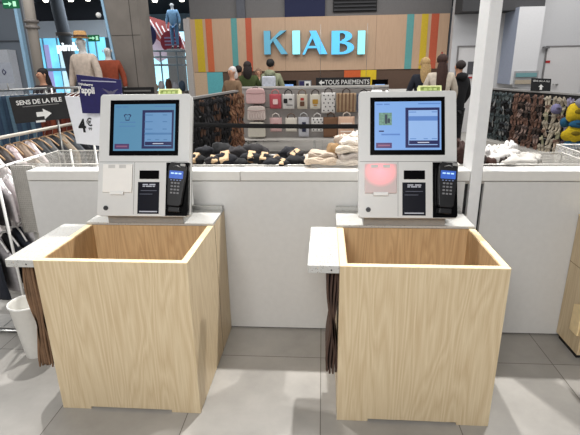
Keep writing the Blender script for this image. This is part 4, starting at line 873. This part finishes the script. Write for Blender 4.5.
# ================================================================ PEOPLE AND MANNEQUINS
def skin_mesh(name, V, E, R, m, parent, levels=1, root=0):
    me = bpy.data.meshes.new(name); me.from_pydata([tuple(v) for v in V], E, [])
    o = bpy.data.objects.new('tmp', me); C.objects.link(o)
    o.modifiers.new('s', 'SKIN'); s = o.modifiers.new('d', 'SUBSURF'); s.levels = levels; s.render_levels = levels
    for i, r in enumerate(R):
        d = me.skin_vertices[0].data[i]; d.radius = r if isinstance(r, tuple) else (r, r); d.use_root = (i == root)
    dg = bpy.context.evaluated_depsgraph_get(); out = bpy.data.meshes.new_from_object(o.evaluated_get(dg)); bpy.data.objects.remove(o)
    out.materials.clear(); out.materials.append(m)
    for p in out.polygons: p.use_smooth = True
    ob = bpy.data.objects.new(name, out); C.objects.link(ob)
    if parent is not None: ob.parent = parent
    return ob
def figure(loc, rz, label, jacket, trouser, hair=None, long_hair=0, skin=SKIN, h=1.7, name='person', cat='person', hat=None, coat_len=.0, hood=None, arms=((.30, .02, 1.12), (.30, .16, .92)), bag=None, bareheaded=False):
    """faces local +Y"""
    t = thing(name, label, cat, loc, rz); s = h/1.70; t.scale = (s, s, s)
    V = [(0, 0, .93), (0, .0, 1.08), (0, .0, 1.28), (0, -.01, 1.42), (0, -.005, 1.49), (0, .01, 1.55), (0, .02, 1.61), (0, .01, 1.665)]
    R = [(.15, .105), (.13, .095), (.155, .105), (.075, .06), .05, (.066, .078), (.074, .092), (.05, .06)]
    E = [(i, i+1) for i in range(7)]
    def add(parent, pts, rs):
        k = parent
        for p_, r_ in zip(pts, rs): V.append(p_); R.append(r_); E.append((k, len(V)-1)); k = len(V)-1
        return k
    (ex, ey, ez), (hx, hy, hz) = arms
    for sd in (-1, 1):
        add(2, [(sd*.17, 0, 1.38), (sd*ex*.85, ey, ez), (sd*hx*.85, hy, hz), (sd*hx*.85, hy+.03, hz-.07)], [.055, .042, .026, (.036, .018)])
        add(0, [(sd*.085, 0, .84), (sd*.095, .01, .48), (sd*.10, -.02, .09), (sd*.105, .06, .04), (sd*.11, .14, .03)], [.088, .056, .038, .036, .028])
    skin_mesh('body', V, E, R, skin, t, 1)
    # fingers
    for sd in (-1, 1):
        m = MB(); b = Vector((sd*hx*.85, hy+.03, hz-.08))
        for k, L_ in enumerate((.06, .07, .066, .05)):
            o = b+Vector((0, -.024+.016*k, -.02)); m.tube([o, o+Vector((-sd*.004, .004, -L_*.5)), o+Vector((-sd*.018, .008, -L_))], [.0085, .008, .006], 6)
        o = b+Vector((0, .03, .02)); m.tube([o, o+Vector((-sd*.006, .03, -.02)), o+Vector((-sd*.012, .04, -.045))], [.010, .009, .007], 6)
        m.build('fingers', skin, t)
    # face
    MB().blob((0, .108, 1.60), (.012, .016, .02), 1, 0, 8, 6).build('nose', skin, t)
    for x in (-.082, .082): MB().blob((x, .015, 1.60), (.01, .02, .028), 1, 0, 8, 6).build('ear', skin, t)
    if name == 'person':
        for x in (-.03, .03): MB().blob((x, .099, 1.62), (.011, .006, .006), 1, 0, 8, 6).build('eye', INK, t)
        MB().blob((0, .098, 1.562), (.022, .006, .006), 1, 0, 8, 6).build('mouth', mat('lips', (150, 80, 76), .5), t)
    # trousers
    def cm(c): return mat('wear_%d_%d_%d' % c, c, .9, var=.12, scale=20)
    TV = [(0, 0, .95)]; TR = [(.165, .12)]; TE = []
    for sd in (-1, 1):
        TV += [(sd*.088, 0, .83), (sd*.097, .01, .48), (sd*.10, -.015, .12)]; TR += [.1, .074, .06]; n = len(TV); TE += [(0, n-3), (n-3, n-2), (n-2, n-1)]
    skin_mesh('trousers', TV, TE, TR, cm(trouser), t, 1)
    for sd in (-1, 1): MB().blob((sd*.108, .05, .045), (.046, .125, .045), 2, .02, 12, 8).build('shoe', mat('shoe_dark', (30, 28, 28), .6), t)
    # jacket
    JV = [(0, 0, .88-coat_len), (0, 0, 1.08), (0, 0, 1.28), (0, -.01, 1.43)]; JR = [(.185, .14), (.165, .125), (.18, .13), (.095, .08)]; JE = [(0, 1), (1, 2), (2, 3)]
    for sd in (-1, 1):
        JV += [(sd*.175, 0, 1.37), (sd*ex*.85, ey, ez), (sd*hx*.85, hy, hz+.01)]; JR += [.075, .06, .045]; n = len(JV); JE += [(2, n-3), (n-3, n-2), (n-2, n-1)]
    skin_mesh('jacket', JV, JE, JR, cm(jacket), t, 1)
    if hood: MB().blob((0, -.09, 1.44), (.12, .07, .07), 4, .08).build('hood', cm(hood), t)
    if hair:
        m = MB().blob((0, -.026, 1.640), (.088, .092, .086), 3, .03, 16, 10)
        if long_hair: m.blob((0, -.065, 1.69-(.1+long_hair*.42)), (.098, .065, .1+long_hair*.42), 6, .05, 16, 10)
        m.build('hair', mat('hair_%d_%d_%d' % hair, hair, .75, var=.3, scale=50), t)
    if hat:
        hm = MB().lathe([(.122, 0), (.125, .008), (.092, .012), (.088, .085), (.075, .105), (.02, .095)], (0, .0, 1.665), 24, 1, 1.15).build('straw_hat', mat('straw', (190, 148, 96), .9, var=.2, scale=80), t)
        MB().lathe([(.095, .014), (.094, .045)], (0, 0, 1.665), 24, 1, 1.15).build('hat_band', mat('hat_band', (72, 44, 34), .8), hm)
    if bag:
        bb = MB().box(-.14, .14, -.26, -.13, 1.0, 1.38).build('backpack', cm(bag), t, .03)
        MB().box(-.09, .09, -.275, -.26, 1.05, 1.2).build('pocket', cm(tuple(max(0, v-20) for v in bag)), bb, .01)
    return t
def gp(px, Y): return Vector((at(px, 75, Y).x, Y, 0))
figure(gp(424, 8.8), .1, 'blonde shopper in a navy jacket seen from behind, left of the three', (22, 26, 38), (28, 30, 38), (176, 146, 100), .35, h=1.70)
figure(gp(441, 8.3), -.1, 'shopper with long brown hair and a cream coat seen from behind', (196, 184, 168), (40, 40, 46), (58, 34, 26), .75, h=1.74, coat_len=.2)
figure(gp(459, 8.7), .35, 'shopper in a long black hooded coat right of the long haired one', (14, 14, 18), (20, 20, 24), (38, 28, 26), 0, h=1.64, coat_len=.35, hood=(14, 14, 18))
figure(gp(248, 10.2), 0, 'shopper in a green jacket seen from behind, beside the fur trimmed shopper', (66, 78, 40), (24, 24, 28), (36, 26, 24), .2, h=1.70)
figure(gp(271, 10.3), -.15, 'shopper in a pale green hoodie with a white backpack', (146, 150, 122), (50, 54, 66), (22, 20, 20), 0, h=1.74, hood=(146, 150, 122), bag=(206, 210, 220))
figure(gp(232, 9.7), PI-.5, 'shopper in a tan coat and pale headwear facing the shop', (130, 104, 80), (44, 60, 110), (216, 208, 204), .1, h=1.60, hood=(96, 70, 54))
figure(gp(239, 10.75), 0, 'dark haired person partly hidden behind the green jacket', (60, 52, 50), (30, 30, 34), (28, 20, 20), 0, h=1.62)
figure(gp(258.5, 11.75), PI, 'cashier in white standing behind the pay desk line', (214, 208, 206), (60, 60, 66), (150, 120, 100), 0, h=1.55)
figure(gp(42, 7.7), PI-.3, 'woman with dark hair behind the denim rail at the left', (48, 40, 44), (30, 32, 40), (24, 16, 18), .4, h=1.62, arms=((.28, .02, 1.12), (.26, .16, .92)))
def mannequin(px, Y, h, z0, rz, label, top, bottom, hat=None, rel=0):
    g = gp(px, Y)
    pd = tag(MB().box(-.3, .3, -.25, .25, 0, z0).build('podium', mat('podium_white', (190, 188, 186), .6), None, .01), 'white podium carrying the %s mannequin' % rel, 'podium'); pd.location = g
    figure(g+Vector((0, 0, z0)), rz, label, top, bottom, None, 0, mat('mannequin_white', (205, 204, 202), .4), h, 'mannequin', 'mannequin', hat, arms=((.29, 0, 1.12), (.31, .05, .90)), coat_len=.1)
mannequin(86, 7.9, 1.80, .34, PI-.2, 'white mannequin in a cream jacket and straw hat', (196, 180, 166), (190, 176, 160), True, 'straw hatted')
mannequin(110.5, 8.72, 1.62, .40, PI+.3, 'white mannequin in a rust top beside the hatted one', (138, 62, 38), (130, 90, 60), None, 'rust topped')
mannequin(178, 19.2, 1.72, at(178, 49, 19.2).z, PI, 'pale blue mannequin high up beside the striped canopy', (120, 158, 190), (110, 150, 190), None, 'pale blue')

# ================================================================ LIGHTING
def area(loc, size, energy, rot=(0, 0, 0), col=(1, .95, .88), sy=None):
    d = bpy.data.lights.new('area_lamp', 'AREA'); d.energy = energy; d.size = size; d.color = col
    if sy: d.shape = 'RECTANGLE'; d.size_y = sy
    o = bpy.data.objects.new('area_lamp', d); C.objects.link(o); o.location = loc; o.rotation_euler = rot; return o
def spot(loc, target, energy, ang=60, blend=.5, size=.05, col=(1, .96, .9)):
    d = bpy.data.lights.new('track_spot', 'SPOT'); d.energy = energy; d.spot_size = math.radians(ang); d.spot_blend = blend; d.shadow_soft_size = size; d.color = col
    o = bpy.data.objects.new('track_spot', d); C.objects.link(o); o.location = loc
    o.rotation_euler = (Vector(target)-Vector(loc)).to_track_quat('-Z', 'Y').to_euler(); return o
NW = (1, .985, .96)
spot((.25, 3.75, 4.0), (-.2, 1.7, 0), 560, 85, .4, .04, NW)
spot((2.1, 3.75, 4.0), (1.6, 1.7, 0), 410, 75, .5, .04, NW)
spot((-2.1, 3.75, 4.0), (-1.8, 1.7, 0), 380, 75, .5, .04, NW)
spot((.4, 4.9, 4.0), (.2, 3.2, .8), 90, 80, .6, .1, NW)
spot((-2.6, 5.2, 4.2), (-2.3, 3.6, .8), 200, 80, .6, .1, NW)
spot((2.6, 6.0, 4.2), (3.4, 8.6, .6), 160, 80, .6, .1, NW)
area((-.6, -1.7, 3.0), 1.7, 135, (math.radians(54), 0, 0), NW, sy=1.4)  # added unseen soft fill for the fronts, placed clear of screen reflections
area((0, 6.8, 4.4), 6, 120, col=NW, sy=2.5)
area((-.2, 10.0, 4.4), 6, 110, col=NW, sy=1.2)
area((5, 9.5, 4.3), 3, 110, col=NW, sy=2)
area((-5, 7.0, 4.4), 4, 90, col=NW, sy=2)
area((-4, 4.0, 4.2), 2, 50, col=NW, sy=1)  # added unseen fill to lighten the denim rail
area((-8, 21, 4.9), 8, 600, sy=6, col=(.85, .93, 1))
w = bpy.data.worlds.new('world'); bpy.context.scene.world = w; w.use_nodes = True
w.node_tree.nodes['Background'].inputs[0].default_value = (.92, .95, 1, 1); w.node_tree.nodes['Background'].inputs[1].default_value = .20
vs = bpy.context.scene.view_settings; vs.view_transform = 'Standard'; vs.look = 'None'; vs.gamma = 1; vs.exposure = 0; vs.use_curve_mapping = False
